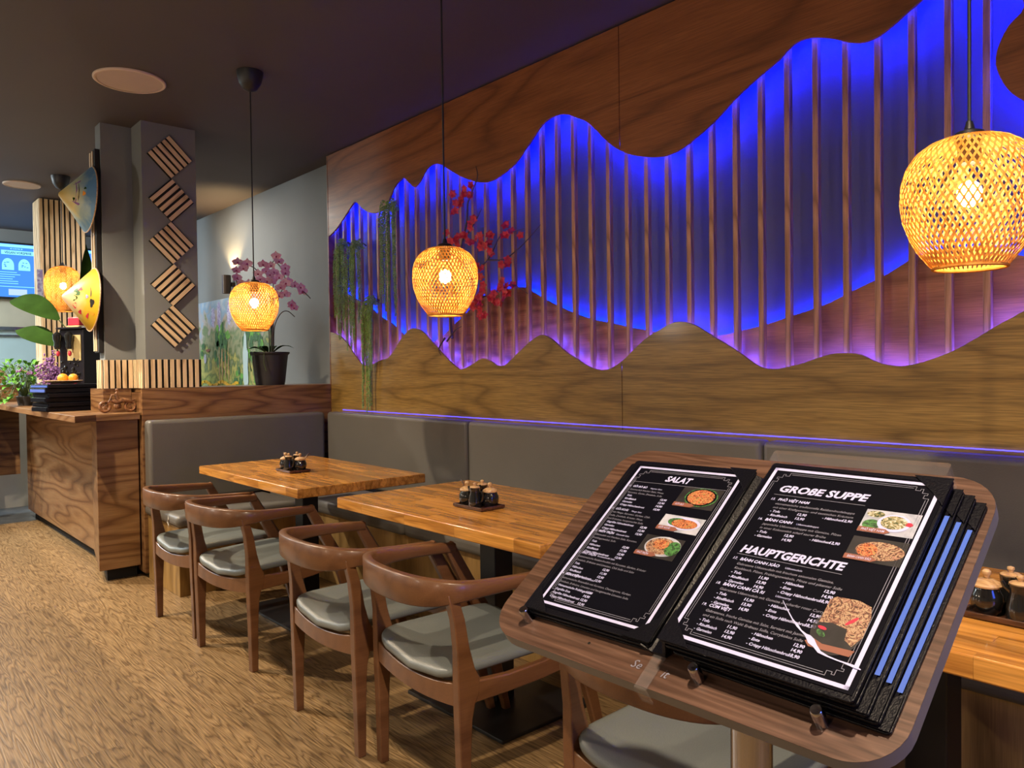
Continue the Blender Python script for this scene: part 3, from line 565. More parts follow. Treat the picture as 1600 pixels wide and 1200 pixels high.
# ================================================================ CHAIRS (local: y forward to the table, origin between the back feet)
def make_chair(lab, loc, rz):
    t = thing('armchair', lab, 'chair', loc, rz, 'reddish beech armchairs with grey seats')
    # rear legs: profile in YZ extruded in x, flared where the side rail joins
    prof = [(0.0, -0.014, 0.014), (0.20, -0.018, 0.018), (0.30, -0.021, 0.024), (0.340, -0.022, 0.034), (0.365, -0.022, 0.048), (0.410, -0.023, 0.050), (0.440, -0.023, 0.034), (0.50, -0.024, 0.018), (0.58, -0.032, 0.004), (0.655, -0.048, -0.016)]
    for s in (-1, 1):
        mb = MB().mat('chair'); vs = []
        for z, b_, f_ in prof:
            xo = 0.232*s-0.006*s*(z > 0.6)
            hw = 0.0155 if z < 0.5 else 0.014
            vs += [(xo-hw, b_, z), (xo+hw, b_, z), (xo+hw, f_, z), (xo-hw, f_, z)]
        fs = [(3, 2, 1, 0), tuple(len(vs)-4+i for i in range(4))]
        for i in range(len(prof)-1):
            a = 4*i
            fs += [(a+k, a+(k+1) % 4, a+4+(k+1) % 4, a+4+k) for k in range(4)]
        mb.add(vs, fs).build('rear_leg', t, bevel=0.003, seg=2, angle=40)
        # front leg slanting forward from the arm tip
        p = [Vector((0.248*s, 0.275, 0.662)), Vector((0.251*s, 0.35, 0.53)), Vector((0.254*s, 0.415, 0.42)), Vector((0.258*s, 0.475, 0.22)), Vector((0.262*s, 0.535, 0.0))]
        MB().mat('chair').sweep([tuple(q) for q in p], [(0.026, 0.040), (0.030, 0.048), (0.032, 0.052), (0.028, 0.040), (0.024, 0.028)], (0, 1, 0.3)).build('front_leg', t, angle=40)
        # side rail
        MB().mat('chair').sweep([(0.234*s, 0.03, 0.371), (0.241*s, 0.15, 0.370), (0.248*s, 0.28, 0.378), (0.252*s, 0.41, 0.398)], [(0.024, 0.062), (0.024, 0.052), (0.024, 0.052), (0.024, 0.060)]).build('side_rail', t, angle=40)
    # rear apron: sags in the middle
    n = 12; vs = []; fs = []
    for i in range(n+1):
        u = -1+2*i/n; x = 0.222*u; yb = -0.018-0.012*(1-u*u); zt = 0.401-0.024*(1-u*u); zb = 0.336-0.014*(1-u*u)
        vs += [(x, yb, zb), (x, yb+0.024, zb), (x, yb+0.024, zt), (x, yb, zt)]
    for i in range(n):
        a = 4*i; fs += [(a+k, a+(k+1) % 4, a+4+(k+1) % 4, a+4+k) for k in range(4)]
    fs += [(0, 1, 2, 3), tuple(4*n+i for i in range(4))]
    MB().mat('chair').add(vs, fs).build('rear_apron', t, bevel=0.002, seg=1)
    MB().mat('chair').sweep([(-0.246, 0.415, 0.372), (0, 0.425, 0.368), (0.246, 0.415, 0.372)], (0.022, 0.055)).build('front_apron', t)
    # seat cushion, saddle shaped
    mb = MB().mat('leather'); N = 40; lev = [(0.975, 0.0), (1.0, 0.004), (1.003, 0.014), (0.985, 0.023), (0.93, 0.030), (0.82, 0.034), (0.6, 0.035), (0.3, 0.035)]
    vs = []
    def saddle(x, y): return 0.405+0.022*(x/0.235)**2-0.022*max(0, (0.22-y)/0.25)*(1-(x/0.235)**2)*0.8-0.006
    for sc_, dz in lev:
        for k_ in range(N):
            a = 2*PI*k_/N; ca, sa = math.cos(a), math.sin(a); e = 0.24
            x = 0.228*sc_*math.copysign(abs(ca)**e, ca); y = 0.205+0.228*sc_*math.copysign(abs(sa)**e, sa)
            # bow of the back edge
            y -= 0.014*max(0, (0.1-y)/0.13)*(1-(x/0.235)**2)
            vs.append((x, y, saddle(x, y)+dz))
    m_ = len(lev)
    fs = [(i*N+k_, i*N+(k_+1) % N, (i+1)*N+(k_+1) % N, (i+1)*N+k_) for i in range(m_-1) for k_ in range(N)]
    vs.append((0, 0.205, saddle(0, 0.205)+0.035)); fs += [((m_-1)*N+k_, (m_-1)*N+(k_+1) % N, m_*N) for k_ in range(N)]; fs.append(tuple(range(N))[::-1])
    mb.add(vs, fs).build('seat', t, angle=70)
    # curved arm and back rail
    half = [(0.0, -0.105, 0.655, 0.026, 0.084), (0.0832, -0.1, 0.655, 0.026, 0.084), (0.1524, -0.084, 0.656, 0.028, 0.08), (0.2051, -0.056, 0.658, 0.031, 0.072), (0.2374, -0.014, 0.66, 0.034, 0.058), (0.2513, 0.04, 0.661, 0.036, 0.046), (0.255, 0.1, 0.66, 0.036, 0.04), (0.2541, 0.17, 0.658, 0.036, 0.036), (0.2504, 0.24, 0.655, 0.036, 0.034), (0.2439, 0.296, 0.652, 0.034, 0.03)]
    full = [(-x, y, z, a, b) for x, y, z, a, b in half[::-1]][:-1]+half
    P = smooth_curve([(x, y, z) for x, y, z, a, b in full], 3); S = smooth_curve([(a, b, 0) for x, y, z, a, b in full], 3)
    MB().mat('chair').sweep(P, [(s_[0], s_[1]) for s_ in S]).build('back_rail', t, angle=50)
    return t
chairs = [(-3.985, 1.275, 0.06, 'beech armchair farthest away, beside the walnut counter and the torn bench seat'),
          (-3.39, 1.292, 0.12, 'beech armchair second from the counter, at the far table'),
          (-2.448, 1.286, -0.02, 'beech armchair at the middle table, on its left side'),
          (-1.905, 1.305, -0.06, 'beech armchair at the middle table, just left of the menu stand'),
          (-0.985, 1.262, 0.0, 'beech armchair under and behind the menu stand, its seat at the bottom edge')]
ch0 = make_chair(chairs[0][3], (chairs[0][0], chairs[0][1], 0), chairs[0][2])
for x, y, r, lab in chairs[1:]:
    dup(ch0, (x, y, 0), r, lab)

# ================================================================ PENDANT LAMPS
def shade_prof(t):
    P = [(0.0, 0.52), (0.06, 0.62), (0.14, 0.745), (0.25, 0.86), (0.38, 0.955), (0.52, 1.0), (0.66, 0.985), (0.78, 0.91), (0.88, 0.77), (0.95, 0.57), (0.985, 0.34), (1.0, 0.15)]
    for i in range(len(P)-1):
        if P[i][0] <= t <= P[i+1][0]:
            a, b = P[i], P[i+1]; k_ = (t-a[0])/(b[0]-a[0]); return a[1]+(b[1]-a[1])*k_
    return P[-1][1]
def make_lamp(lab, loc, D, Hh, zb, canopy=True, n=54, tw=1.25):
    x, y = loc; R_ = D/2
    t = thing('pendant_lamp', lab, 'lamp', (x, y, zb), group='woven bamboo pendant lamps')
    mb = MB().mat('bamboo'); seg = 34
    for fam, (dr, nn, wd) in enumerate(((0.0, n, 0.0042), (0.0, n, 0.0042))):
        sg = 1 if fam % 2 == 0 else -1; ph0 = (0.5 if fam > 1 else 0.0)
        for k_ in range(nn):
            vs = []
            for i in range(seg+1):
                tt = i/seg; r = max(0.01, (R_+dr)*shade_prof(tt)); z = Hh*(0.5-0.5*math.cos(PI*tt*0.96+0.02*PI)) if False else Hh*tt
                off = 0.0009*math.sin(PI*i+k_)*0
                a = 2*PI*(k_+ph0)/nn+sg*tw*(tt-0.5)
                # strip direction across: tangent in the surface perpendicular to the path
                r2 = max(0.01, (R_+dr)*shade_prof(min(1, tt+0.01))); z2 = z+Hh*0.01; a2 = a+sg*tw*0.01
                p = Vector((r*math.cos(a), r*math.sin(a), z)); q = Vector((r2*math.cos(a2), r2*math.sin(a2), z2))
                d = (q-p).normalized(); nrm = Vector((math.cos(a), math.sin(a), 0)); c_ = d.cross(nrm).normalized()
                p = p+nrm*(0.0006*sg)
                vs += [p-c_*wd/2, p+c_*wd/2]
            mb.add(vs, [(2*i, 2*i+1, 2*i+3, 2*i+2) for i in range(seg)])
    mb.build('woven_shade', t, smooth=False)
    rim = MB().mat('bamboo'); rr = R_*0.52
    rim.tube([(rr*math.cos(2*PI*k_/40), rr*math.sin(2*PI*k_/40), 0.0) for k_ in range(41)], 0.0035, 6, False)
    rim.build('bottom_ring', t)
    MB().mat('lamp_black').lathe([(0.001, Hh+0.030), (0.006, Hh+0.028), (0.010, Hh+0.012), (0.026, Hh+0.006), (0.030, Hh-0.004), (0.022, Hh-0.01), (0.02, Hh-0.055), (0.001, Hh-0.056)], n=20).build('lamp_holder', t)
    MB().mat('bulb').ball((0, 0, Hh*0.56), 0.023, 16, (1, 1, 1.15)).build('bulb', t)
    MB().mat('cord').tube([(0, 0, Hh+0.028), (0, 0, (CEIL-zb)*0.6), (0, 0, CEIL-zb-0.05)], 0.0035, 8).build('cord', t)
    if canopy:
        z = CEIL-zb
        MB().mat('lamp_black').lathe([(0.001, z-0.105), (0.010, z-0.105), (0.035, z-0.092), (0.056, z-0.06), (0.066, z-0.02), (0.068, z-0.001)], n=28).build('ceiling_cup', t)
    return t
make_lamp('woven bamboo lamp over the far table, in front of the orchid', (-3.925, 1.68), 0.250, 0.255, 1.495)
make_lamp('woven bamboo lamp over the middle table, in front of the mural', (-2.345, 1.755), 0.250, 0.262, 1.480)
make_lamp('large woven bamboo lamp at the right edge, nearest of all the lamps', (-0.535, 1.705), 0.250, 0.262, 1.462)
make_lamp('slim woven bamboo lamp by the slatted pillar and the painted hats', (-6.93, 1.40), 0.268, 0.36, 1.78, True, 60, 1.7)

# ceiling speakers
def speaker(lab, x, y, r):
    t = thing('ceiling_speaker', lab, 'speaker', (x, y, CEIL-0.012), group='round ceiling speakers')
    MB().mat('rim').lathe([(r*0.90, 0.011), (r, 0.011), (r, 0.004), (r*0.97, 0.0), (r*0.91, 0.001)], n=48, cap=False).build('rim', t)
    MB().mat('plate').lathe([(0.001, 0.003), (r*0.92, 0.003), (r*0.92, 0.011), (0.001, 0.011)], n=48, cap=False).build('grille', t)
speaker('round pale ceiling speaker nearer the camera', -4.44, 1.235, 0.178)
speaker('round pale ceiling speaker farther off, left of the black lamp cup', -7.41, 1.215, 0.135)
t = thing('ceiling_vent', 'small dark ceiling vent at the left edge', 'vent', (-8.65, 1.03, CEIL-0.006))
MB().mat('black_metal').box(-0.22, 0.22, -0.12, 0.12, 0, 0.005).build('frame', t, smooth=False)
mb = MB().mat('plate')
for i in range(5): mb.box(-0.19+i*0.08, -0.17+i*0.08, -0.10, 0.10, -0.006, -0.001)
mb.build('slats', t, smooth=False)

# ================================================================ CONDIMENT SETS
def pot_round(lab, loc, r, rz, spoon, grp):
    t = thing('condiment_pot', lab, 'pot', loc, rz, grp)
    MB().mat('ceramic').lathe([(0.001, 0), (r*0.62, 0), (r*0.72, 0.004), (r*0.95, 0.018), (r, 0.030), (r*0.96, 0.042), (r*0.80, 0.052), (r*0.78, 0.056), (0.001, 0.056)], n=32).build('body', t)
    l = MB().mat('lid').lathe([(0.001, 0.0565), (r*0.84, 0.0565), (r*0.87, 0.060), (r*0.80, 0.065), (r*0.45, 0.071), (0.001, 0.073)], n=32).build('lid', t)
    MB().mat('lid').lathe([(0.001, 0.072), (0.004, 0.073), (0.005, 0.077), (0.0085, 0.082), (0.0085, 0.087), (0.005, 0.091), (0.001, 0.092)], n=16).build('knob', l)
    if spoon:
        MB().mat('tray').tube([(r*0.55, 0, 0.058), (r*0.95, 0, 0.068), (r*1.3, 0, 0.084), (r*1.62, 0, 0.088)], [0.003, 0.003, 0.0035, 0.003], 8).build('spoon', t)
    return t
def pot_tall(lab, loc, rz, grp):
    t = thing('sauce_jug', lab, 'jug', loc, rz, grp)
    MB().mat('ceramic').lathe([(0.001, 0), (0.023, 0), (0.0255, 0.004), (0.0245, 0.03), (0.0185, 0.058), (0.0195, 0.064), (0.0205, 0.074), (0.001, 0.074)], n=28).build('body', t)
    l = MB().mat('lid').lathe([(0.001, 0.0742), (0.0185, 0.0742), (0.0195, 0.077), (0.015, 0.080), (0.001, 0.081)], n=24).build('lid', t)
    MB().mat('lid').lathe([(0.001, 0.0805), (0.004, 0.081), (0.0045, 0.084), (0.007, 0.088), (0.0065, 0.092), (0.001, 0.094)], n=14).build('knob', l)
    MB().mat('ceramic').tube([(0.017, 0, 0.058), (0.032, 0, 0.062), (0.038, 0, 0.050), (0.034, 0, 0.028), (0.0225, 0, 0.020)], 0.0042, 8).build('handle', t)
    MB().mat('ceramic').tube([(-0.016, 0, 0.060), (-0.026, 0, 0.068), (-0.031, 0, 0.077)], [0.006, 0.005, 0.004], 8).build('spout', t)
    return t
sets = [(-3.745, 1.795, 0.752, 'far table', True), (-2.232, 1.812, 0.752, 'middle table', True), (-0.475, 1.775, 0.752, 'right table', True)]
for sx, sy, sz, wh, sp in sets:
    g = 'condiment set on the '+wh
    t = thing('condiment_tray', 'dark wooden condiment tray on the '+wh, 'tray', (sx, sy, sz+0.0005), 0.0, g); t.scale = (0.88, 0.88, 0.88)
    MB().mat('tray').box(-0.092, 0.092, -0.062, 0.062, 0.0, 0.006).build('base', t, smooth=False, bevel=0.002, seg=2)
    MB().mat('tray').box(-0.096, -0.089, -0.066, 0.066, 0.004, 0.016).box(0.089, 0.096, -0.066, 0.066, 0.004, 0.016).box(-0.089, 0.089, -0.066, -0.059, 0.004, 0.016).box(-0.089, 0.089, 0.059, 0.066, 0.004, 0.016).build('rim', t, smooth=False, bevel=0.0015, seg=1)
    z = sz+0.0064
    pot_round('round black pot with beige lid and spoon, left on the %s tray' % wh, (sx-0.046, sy-0.018, z), 0.032, PI*0.92, True, g)
    pot_round('round black pot with beige lid and spoon, right on the %s tray' % wh, (sx+0.046, sy+0.018, z), 0.033, PI*0.45, wh != 'middle table', g)
    pot_tall('black sauce jug with small beige lid, front on the %s tray' % wh, (sx+0.017, sy-0.031, z), 0.2, g)
    pot_tall('black sauce jug with small beige lid, back on the %s tray' % wh, (sx-0.016, sy+0.031, z), 2.2, g)

# ================================================================ MENU STAND (board coordinates u along the lower edge, v up the slope, n off the face)
BO = Vector((-0.8393, 0.6897, 0.9025)); BY, BTL = 0.0054, 0.6154
bu = Vector((math.cos(BY), math.sin(BY), 0)); _h = Vector((-math.sin(BY), math.cos(BY), 0))
bv = _h*math.cos(BTL)+Vector((0, 0, 1))*math.sin(BTL); bn = bu.cross(bv)
BM = Matrix((bu, bv, bn)).transposed().to_4x4(); BM.translation = BO
W_, H_ = 0.56, 0.399
stand = thing('menu_stand', 'walnut-topped menu stand with rounded board on a steel pole, holding open menus', 'menu stand', tuple(BO))
SB = Matrix.Translation(-BO) @ BM
def smb(key): m = MB(); m.T = SB; return m.mat(key)
def rrect(x0, x1, y0, y1, r, n=8):
    out = []
    for cx, cy, a0 in ((x1-r, y0+r, -90), (x1-r, y1-r, 0), (x0+r, y1-r, 90), (x0+r, y0+r, 180)):
        for i in range(n+1):
            a = math.radians(a0+90*i/n); out.append((cx+r*math.cos(a), cy+r*math.sin(a)))
    return out
bd = MB().mat('board').prism(rrect(0, W_, 0, H_, 0.055), -0.0005, 0.0, 'XY').build('board', stand, smooth=False)
bd.matrix_local = SB
eb = MB().mat('board_edge').prism(rrect(0, W_, 0, H_, 0.055), -0.018, -0.0006, 'XY').build('board_edge', stand, smooth=True)
eb.matrix_local = SB
for u, v in ((0.064, 0.034), (0.342, 0.032), (0.484, 0.030)):
    smb('chrome').lathe([(0.001, 0.0), (0.0068, 0.0), (0.0068, 0.019), (0.0062, 0.0215), (0.0056, 0.0222), (0.001, 0.0218)], (u, v, 0), 24).build('support_pin', stand)
smb('black').lathe([(0.0005, 0.0003), (0.002, 0.0003)], (0.178, 0.030, 0), 12).build('screw_hole', stand)
PX, PY = -0.525, 0.87
zt = 0.98
MB().mat('chrome').lathe([(0.026, 0.02), (0.026, zt)], (PX-BO.x, PY-BO.y, -BO.z), 40).build('pole', stand)
MB().mat('chrome').lathe([(0.001, 0.0), (0.19, 0.0), (0.19, 0.006), (0.18, 0.011), (0.04, 0.019), (0.027, 0.03), (0.001, 0.03)], (PX-BO.x, PY-BO.y, -BO.z), 56).build('foot_plate', stand)
smb('black_metal').box(0.22, 0.41, 0.16, 0.29, -0.024, -0.018).build('mount_plate', stand, smooth=False)
# clear acrylic strip clamped over the lower edge
smb('acrylic').box(0.274, 0.291, -0.003, 0.052, 0.001, 0.004).box(0.274, 0.291, -0.006, -0.003, -0.022, 0.004).build('acrylic_clip', stand, smooth=False, bevel=0.0008, seg=1)

# lettering
_fc = bpy.data.curves.new('lettering', 'FONT'); _fo = bpy.data.objects.new('lettering', _fc); COL.objects.link(_fo)
def text_mesh(s, bold=0.0, shear=0.0, space=1.0):
    _fc.body = s; _fc.size = 1.0; _fc.offset = bold; _fc.shear = shear; _fc.space_character = space; _fc.resolution_u = 2
    bpy.context.view_layer.update()
    dg = bpy.context.evaluated_depsgraph_get(); ev = _fo.evaluated_get(dg); me = ev.to_mesh()
    vs = [v.co.copy() for v in me.vertices]; fs = [tuple(p.vertices) for p in me.polygons]; ev.to_mesh_clear()
    return vs, fs
def put_text(mb, s, u, v, n, size, width=None, bold=0.0, shear=0.0, right=False, T=None):
    vs, fs = text_mesh(s, bold, shear)
    if not vs: return
    x0 = min(q.x for q in vs); x1 = max(q.x for q in vs)
    sx = width/(x1-x0) if width else size
    out = []
    for q in vs:
        x = (q.x-x0)*sx; x = x-(x1-x0)*sx if right else x
        p = (u+x, v+q.y*size, n)
        out.append(p if T is None else T(*p))
    mb.add(out, fs)
tb = smb('paper_grey')
put_text(tb, 'Se', 0.252, 0.019, 0.0006, 0.016, shear=0.35); put_text(tb, 'it', 0.296, 0.019, 0.0006, 0.016, shear=0.35)
tb.build('board_lettering', stand, smooth=False)

def frame_lines(mb, u0, u1, v0, v1, n, wd, gap=None):
    mb.add([(u0, v0, n), (u1, v0, n), (u1, v0+wd, n), (u0, v0+wd, n)], [(0, 1, 2, 3)])
    mb.add([(u0, v1-wd, n), (u1, v1-wd, n), (u1, v1, n), (u0, v1, n)], [(0, 1, 2, 3)])
    mb.add([(u0, v0, n), (u0+wd, v0, n), (u0+wd, v1, n), (u0, v1, n)], [(0, 1, 2, 3)])
    mb.add([(u1-wd, v0, n), (u1, v0, n), (u1, v1, n), (u1-wd, v1, n)], [(0, 1, 2, 3)])
def line(mb, pts, n, wd):
    for (a, b) in zip(pts[:-1], pts[1:]):
        a = Vector(a); b = Vector(b); d = (b-a)
        if d.length < 1e-7: continue
        d.normalize(); nn = Vector((-d.y, d.x))*wd/2; a2 = a-d*wd/2; b2 = b+d*wd/2
        mb.add([(*(a2-nn), n), (*(b2-nn), n), (*(b2+nn), n), (*(a2+nn), n)], [(0, 1, 2, 3)])
def deco(mb, u0, u1, v0, v1, n):
    """double thin frame with stepped corners"""
    wd = 0.0006
    for o in (0.0, 0.0028):
        a, b, c, d = u0+o, u1-o, v0+o, v1-o; s = 0.018
        line(mb, [(a+s, d), (b-s, d)], n, wd); line(mb, [(a+s, c), (b-s, c)], n, wd)
        line(mb, [(a, c+s), (a, d-s)], n, wd); line(mb, [(b, c+s), (b, d-s)], n, wd)
    for sx, ux in ((1, u0), (-1, u1)):
        for sy, vy in ((1, v0), (-1, v1)):
            P = [(0.0, 0.018), (0.006, 0.018), (0.006, 0.0125), (0.003, 0.0125), (0.003, 0.0095), (0.0095, 0.0095), (0.0095, 0.003), (0.0125, 0.003), (0.0125, 0.006), (0.018, 0.006), (0.018, 0.0)]
            line(mb, [(ux+sx*a, vy+sy*b) for a, b in P], n, wd)

def cover(name, parent, u0, u1, v0, v1, n0, th, rad=0.005):
    o = MB().mat('menu_cover').prism(rrect(u0, u1, v0, v1, rad, 4), n0, n0+th, 'XY').build(name, parent, smooth=False, bevel=0.001, seg=2)
    return o
def place(o, du=0, dv=0, rot=0):
    o.matrix_local = Matrix.Identity(4); return o
def menu_thing(lab, u, v, n, rot=0.0, name='menu', grp=None):
    t = bpy.data.objects.new(name, None); COL.objects.link(t); t.empty_display_size = 0.05
    t.matrix_world = BM @ Matrix.Translation((u, v, n)) @ Matrix.Rotation(rot, 4, 'Z')
    tag(t, lab, 'menu', grp); return t
MG = 'black menus on the stand'
CW, CH = 0.222, 0.314
def sleeve(t, mbkey, u0, u1, v0, v1, n):
    MB().mat(mbkey).box(u0, u1, v0, v1, n, n+0.0006).build('page', t, smooth=False)
def plain_menu(lab, u, v, n, rot=0.0):
    t = menu_thing(lab, u, v, n, rot, grp=MG)
    cover('cover', t, -CW/2, CW/2, -CH/2, CH/2, 0, 0.0030)
    MB().mat('paper_black').box(-CW/2+0.012, CW/2-0.006, -CH/2+0.010, CH/2-0.010, 0.0031, 0.0050).build('pages', t, smooth=False)
    mb = MB().mat('pvc_blue_glint'); mb.box(CW/2-0.0085, CW/2-0.0035, -CH/2+0.045, CH/2-0.045, 0.0051, 0.0055); mb.build('page_border', t, smooth=False)
    for s, q in ((1, 1), (1, -1)):
        cx, cy = s*CW/2, q*CH/2
        MB().mat('menu_cover').prism([(cx-s*0.001, cy-q*0.001), (cx-s*0.045, cy-q*0.001), (cx-s*0.001, cy-q*0.045)], 0.0052, 0.0062).build('corner_pocket', t, smooth=False)
    return t
# stack under the right-hand page, each a little further right
for i in range(4):
    n_ = 0.001+0.0082*i
    plain_menu(['lowest closed black menu in the right pile on the stand', 'second lowest closed black menu in the right pile', 'closed black menu second below the open page, right pile', 'closed black menu directly under the open right page'][i], 0.4385-0.0095*i, 0.198+0.0012*(i % 2), n_, -0.02+0.006*i)
for i in range(2):
    plain_menu(['lowest closed black menu in the left pile on the stand', 'closed black menu directly under the open left page'][i], 0.152+0.003*i, 0.199, 0.001+0.0066*i, 0.022)

om = menu_thing('open black menu on top, showing the SALAT page and the GROSSE SUPPE page', 0.28, 0.2, 0.0, 0.0, grp=MG)
OT = Matrix.Translation((-0.28, -0.2, 0))
def omb(key, T=Matrix.Identity(4)): m = MB(); m.T = OT @ T; return m.mat(key)
NL, NR = 0.0148, 0.0368
TL_ = Matrix.Translation((0.160, 0.2015, 0)) @ Matrix.Rotation(0.018, 4, 'Z')
TR_ = Matrix.Translation((0.409, 0.198, 0)) @ Matrix.Rotation(-0.012, 4, 'Z')
for nm, T_, n_, wdt in (('left_cover', TL_, NL, 0.214), ('right_cover', TR_, NR, 0.226)):
    omb('menu_cover', T_).prism(rrect(-wdt/2, wdt/2, -0.157, 0.157, 0.005, 4), n_-0.003, n_, 'XY').build(nm, om, smooth=False, bevel=0.0008, seg=2)
omb('menu_cover').prism([(0.258, NL-0.001), (0.272, 0.006), (0.288, 0.008), (0.300, NR-0.001), (0.303, NR-0.003), (0.290, 0.002), (0.270, 0.002), (0.256, NL-0.003)], 0.043, 0.355, 'XZ').build('spine', om, smooth=False)
lp_ = omb('paper_black', TL_).box(-0.098, 0.098, -0.148, 0.148, NL+0.0001, NL+0.0008).build('left_page', om, smooth=False)
rp_ = omb('paper_black', TR_).box(-0.110, 0.110, -0.150, 0.150, NR+0.0001, NR+0.0010).build('right_page', om, smooth=False)
nl, nr = NL+0.0011, NR+0.0014
# white outer border and thin decorative frame
wl = omb('paper_bluelit', TL_); frame_lines(wl, -0.0905, 0.0915, -0.1435, 0.1435, nl, 0.0042); wl.build('border', lp_, smooth=False)
wr = omb('paper_bluelit', TR_); frame_lines(wr, -0.104, 0.105, -0.1465, 0.146, nr, 0.0046); wr.build('border', rp_, smooth=False)
dl = omb('paper_grey', TL_); deco(dl, -0.0835, 0.0845, -0.1355, 0.1355, nl); dl.build('frame_lines', lp_, smooth=False)
dr = omb('paper_grey', TR_); deco(dr, -0.0965, 0.0965, -0.138, 0.138, nr); dr.build('frame_lines', rp_, smooth=False)
# corner pockets
for T_, n_, a, b, s1 in ((TL_, nl, 0.107, 0.157, 0.043), (TR_, nr, 0.113, 0.157, 0.043)):
    for sx in (-1, 1):
        for sy in (-1, 1):
            if T_ is TL_ and sx == -1 and sy == 1: continue
            if T_ is TR_ and sx == 1 and sy == -1: continue
            if T_ is TR_ and sx == -1 and sy == 1: continue
            cx, cy = sx*a, sy*b
            omb('menu_cover', T_).prism([(cx, cy), (cx-sx*s1, cy), (cx-sx*(s1*0.35), cy-sy*s1*0.62), (cx, cy-sy*s1*1.05)], n_+0.0003, n_+0.0014).build('corner_pocket', om, smooth=False, bevel=0.0004, seg=1)
# ---- left page print (u, v in board coordinates)
def bhead(parent, s, u, v, n, size, width, rule):
    m_ = omb('paper_bluelit'); put_text(m_, s, u, v, n, size, width, 0.036, 0.22); m_.build('heading', parent, smooth=False)
    m_ = omb('paper_grey'); line(m_, rule, n, 0.0006); m_.build('heading_rule', parent, smooth=False)
bhead(lp_, 'SALAT', 0.130, 0.3165, nl, 0.0165, 0.046, [(0.076, 0.3085), (0.238, 0.3125)])
def block(x, v, num, title, sub, desc, items, prices, px, dv=0.0068, hh=0.0053):
    LB = omb('paper_bluelit')
    put_text(LB, num, x, v, nl, hh, bold=0.01, shear=0.2); put_text(LB, title, x+0.0085, v, nl, hh, bold=0.03, shear=0.2)
    put_text(LB, sub, x+0.0105+len(title)*hh*0.66, v, nl, hh*0.75, shear=0.2)
    y = v-0.0070
    LG = omb('paper_grey')
    for d in desc: put_text(LG, d, x+0.007, y, nl, hh*0.9, bold=0.0, shear=0.2); y -= dv
    for i, it in enumerate(items):
        put_text(LB, it, x+0.010, y, nl, hh*0.95, bold=0.02, shear=0.2)
        if i < len(prices): put_text(LB, prices[i], px, y, nl, hh*1.0, bold=0.03, shear=0.15, right=True)
        y -= dv
    e_ = LB.build('menu_entry', lp_, smooth=False); LG.build('description', e_, smooth=False)
block(0.0735, 0.2965, '10.', 'GỎI BÒ BÒ', 'Veganer Salat', ['Sommerlich frischer Salat, Minze,', 'Karotten, Gurke, Zwiebeln, Soße'], ['Tofu', 'Rindfleisch', 'Garnelen', 'Crispy Hähnchenbrust'], ['12,90', '13,90', '14,90', '13,90'], 0.157)
block(0.0735, 0.2455, '11.', 'GỎI XOÀI', 'Mango Salat', ['mit Mango, Karotten, Gurken, Chili-', 'soße, Zwiebeln, Kräuter, Minze', 'und Erdnüsse, hausgemachte Soße'], ['Gegrillte Hähnchenbrust', 'Garnelen', 'Crispy Hähnchenbrust'], ['12,90', '13,90', '13,90'], 0.157)
block(0.0735, 0.1975, '12.', 'MIẾN TRỘN', 'Glasnudel Salat', ['Glasnudeln mit frischem Salat, Karotten,', 'Frühlingszwiebel, Soße'], ['Tofu', 'Hähnchen', 'Rindfleisch', 'Crispy Hähnchenbrust'], ['12,90', '11,90', '12,90', '13,90'], 0.152)
block(0.0735, 0.1525, '13.', 'PHỞ TRỘN', 'Reisbandnudel Salat', ['vietnamesische Reisbandnudeln mit Karotten, Gurken, Kräuter', 'Zwiebeln, Erdnüsse und Limetten, Chili Soße und Salat'], ['Tofu', 'Hähnchen', 'Rindfleisch', 'Crispy Hähnchenbrust'], ['12,90', '11,90', '12,90', '13,90'], 0.147)
block(0.0735, 0.1105, '14.', 'BÚN TRỘN', 'Reisnudel Salat', ['vietnamesische Reisnudeln mit Karotten, Champignons, Gurken,', 'Zwiebeln, Erdnüsse, Limetten und hausgemachte Limetten Soße'], ['Vietnamesische Frühlingsrollen', 'Gegrillte Ente', 'Gegrillte Hähnchenbrust', 'Crispy Hähnchenbrust'], ['11,90', '14,90', '12,90', '13,90'], 0.147)
def ell(cx, cy, rx, ry, n, k=28, rot=0): return [(cx+rx*math.cos(2*PI*i/k)*math.cos(rot)-ry*math.sin(2*PI*i/k)*math.sin(rot), cy+rx*math.cos(2*PI*i/k)*math.sin(rot)+ry*math.sin(2*PI*i/k)*math.cos(rot)) for i in range(k)]
def flat(mb, pts, n): mb.add([(x, y, n) for x, y in pts], [tuple(range(len(pts)))]); return mb
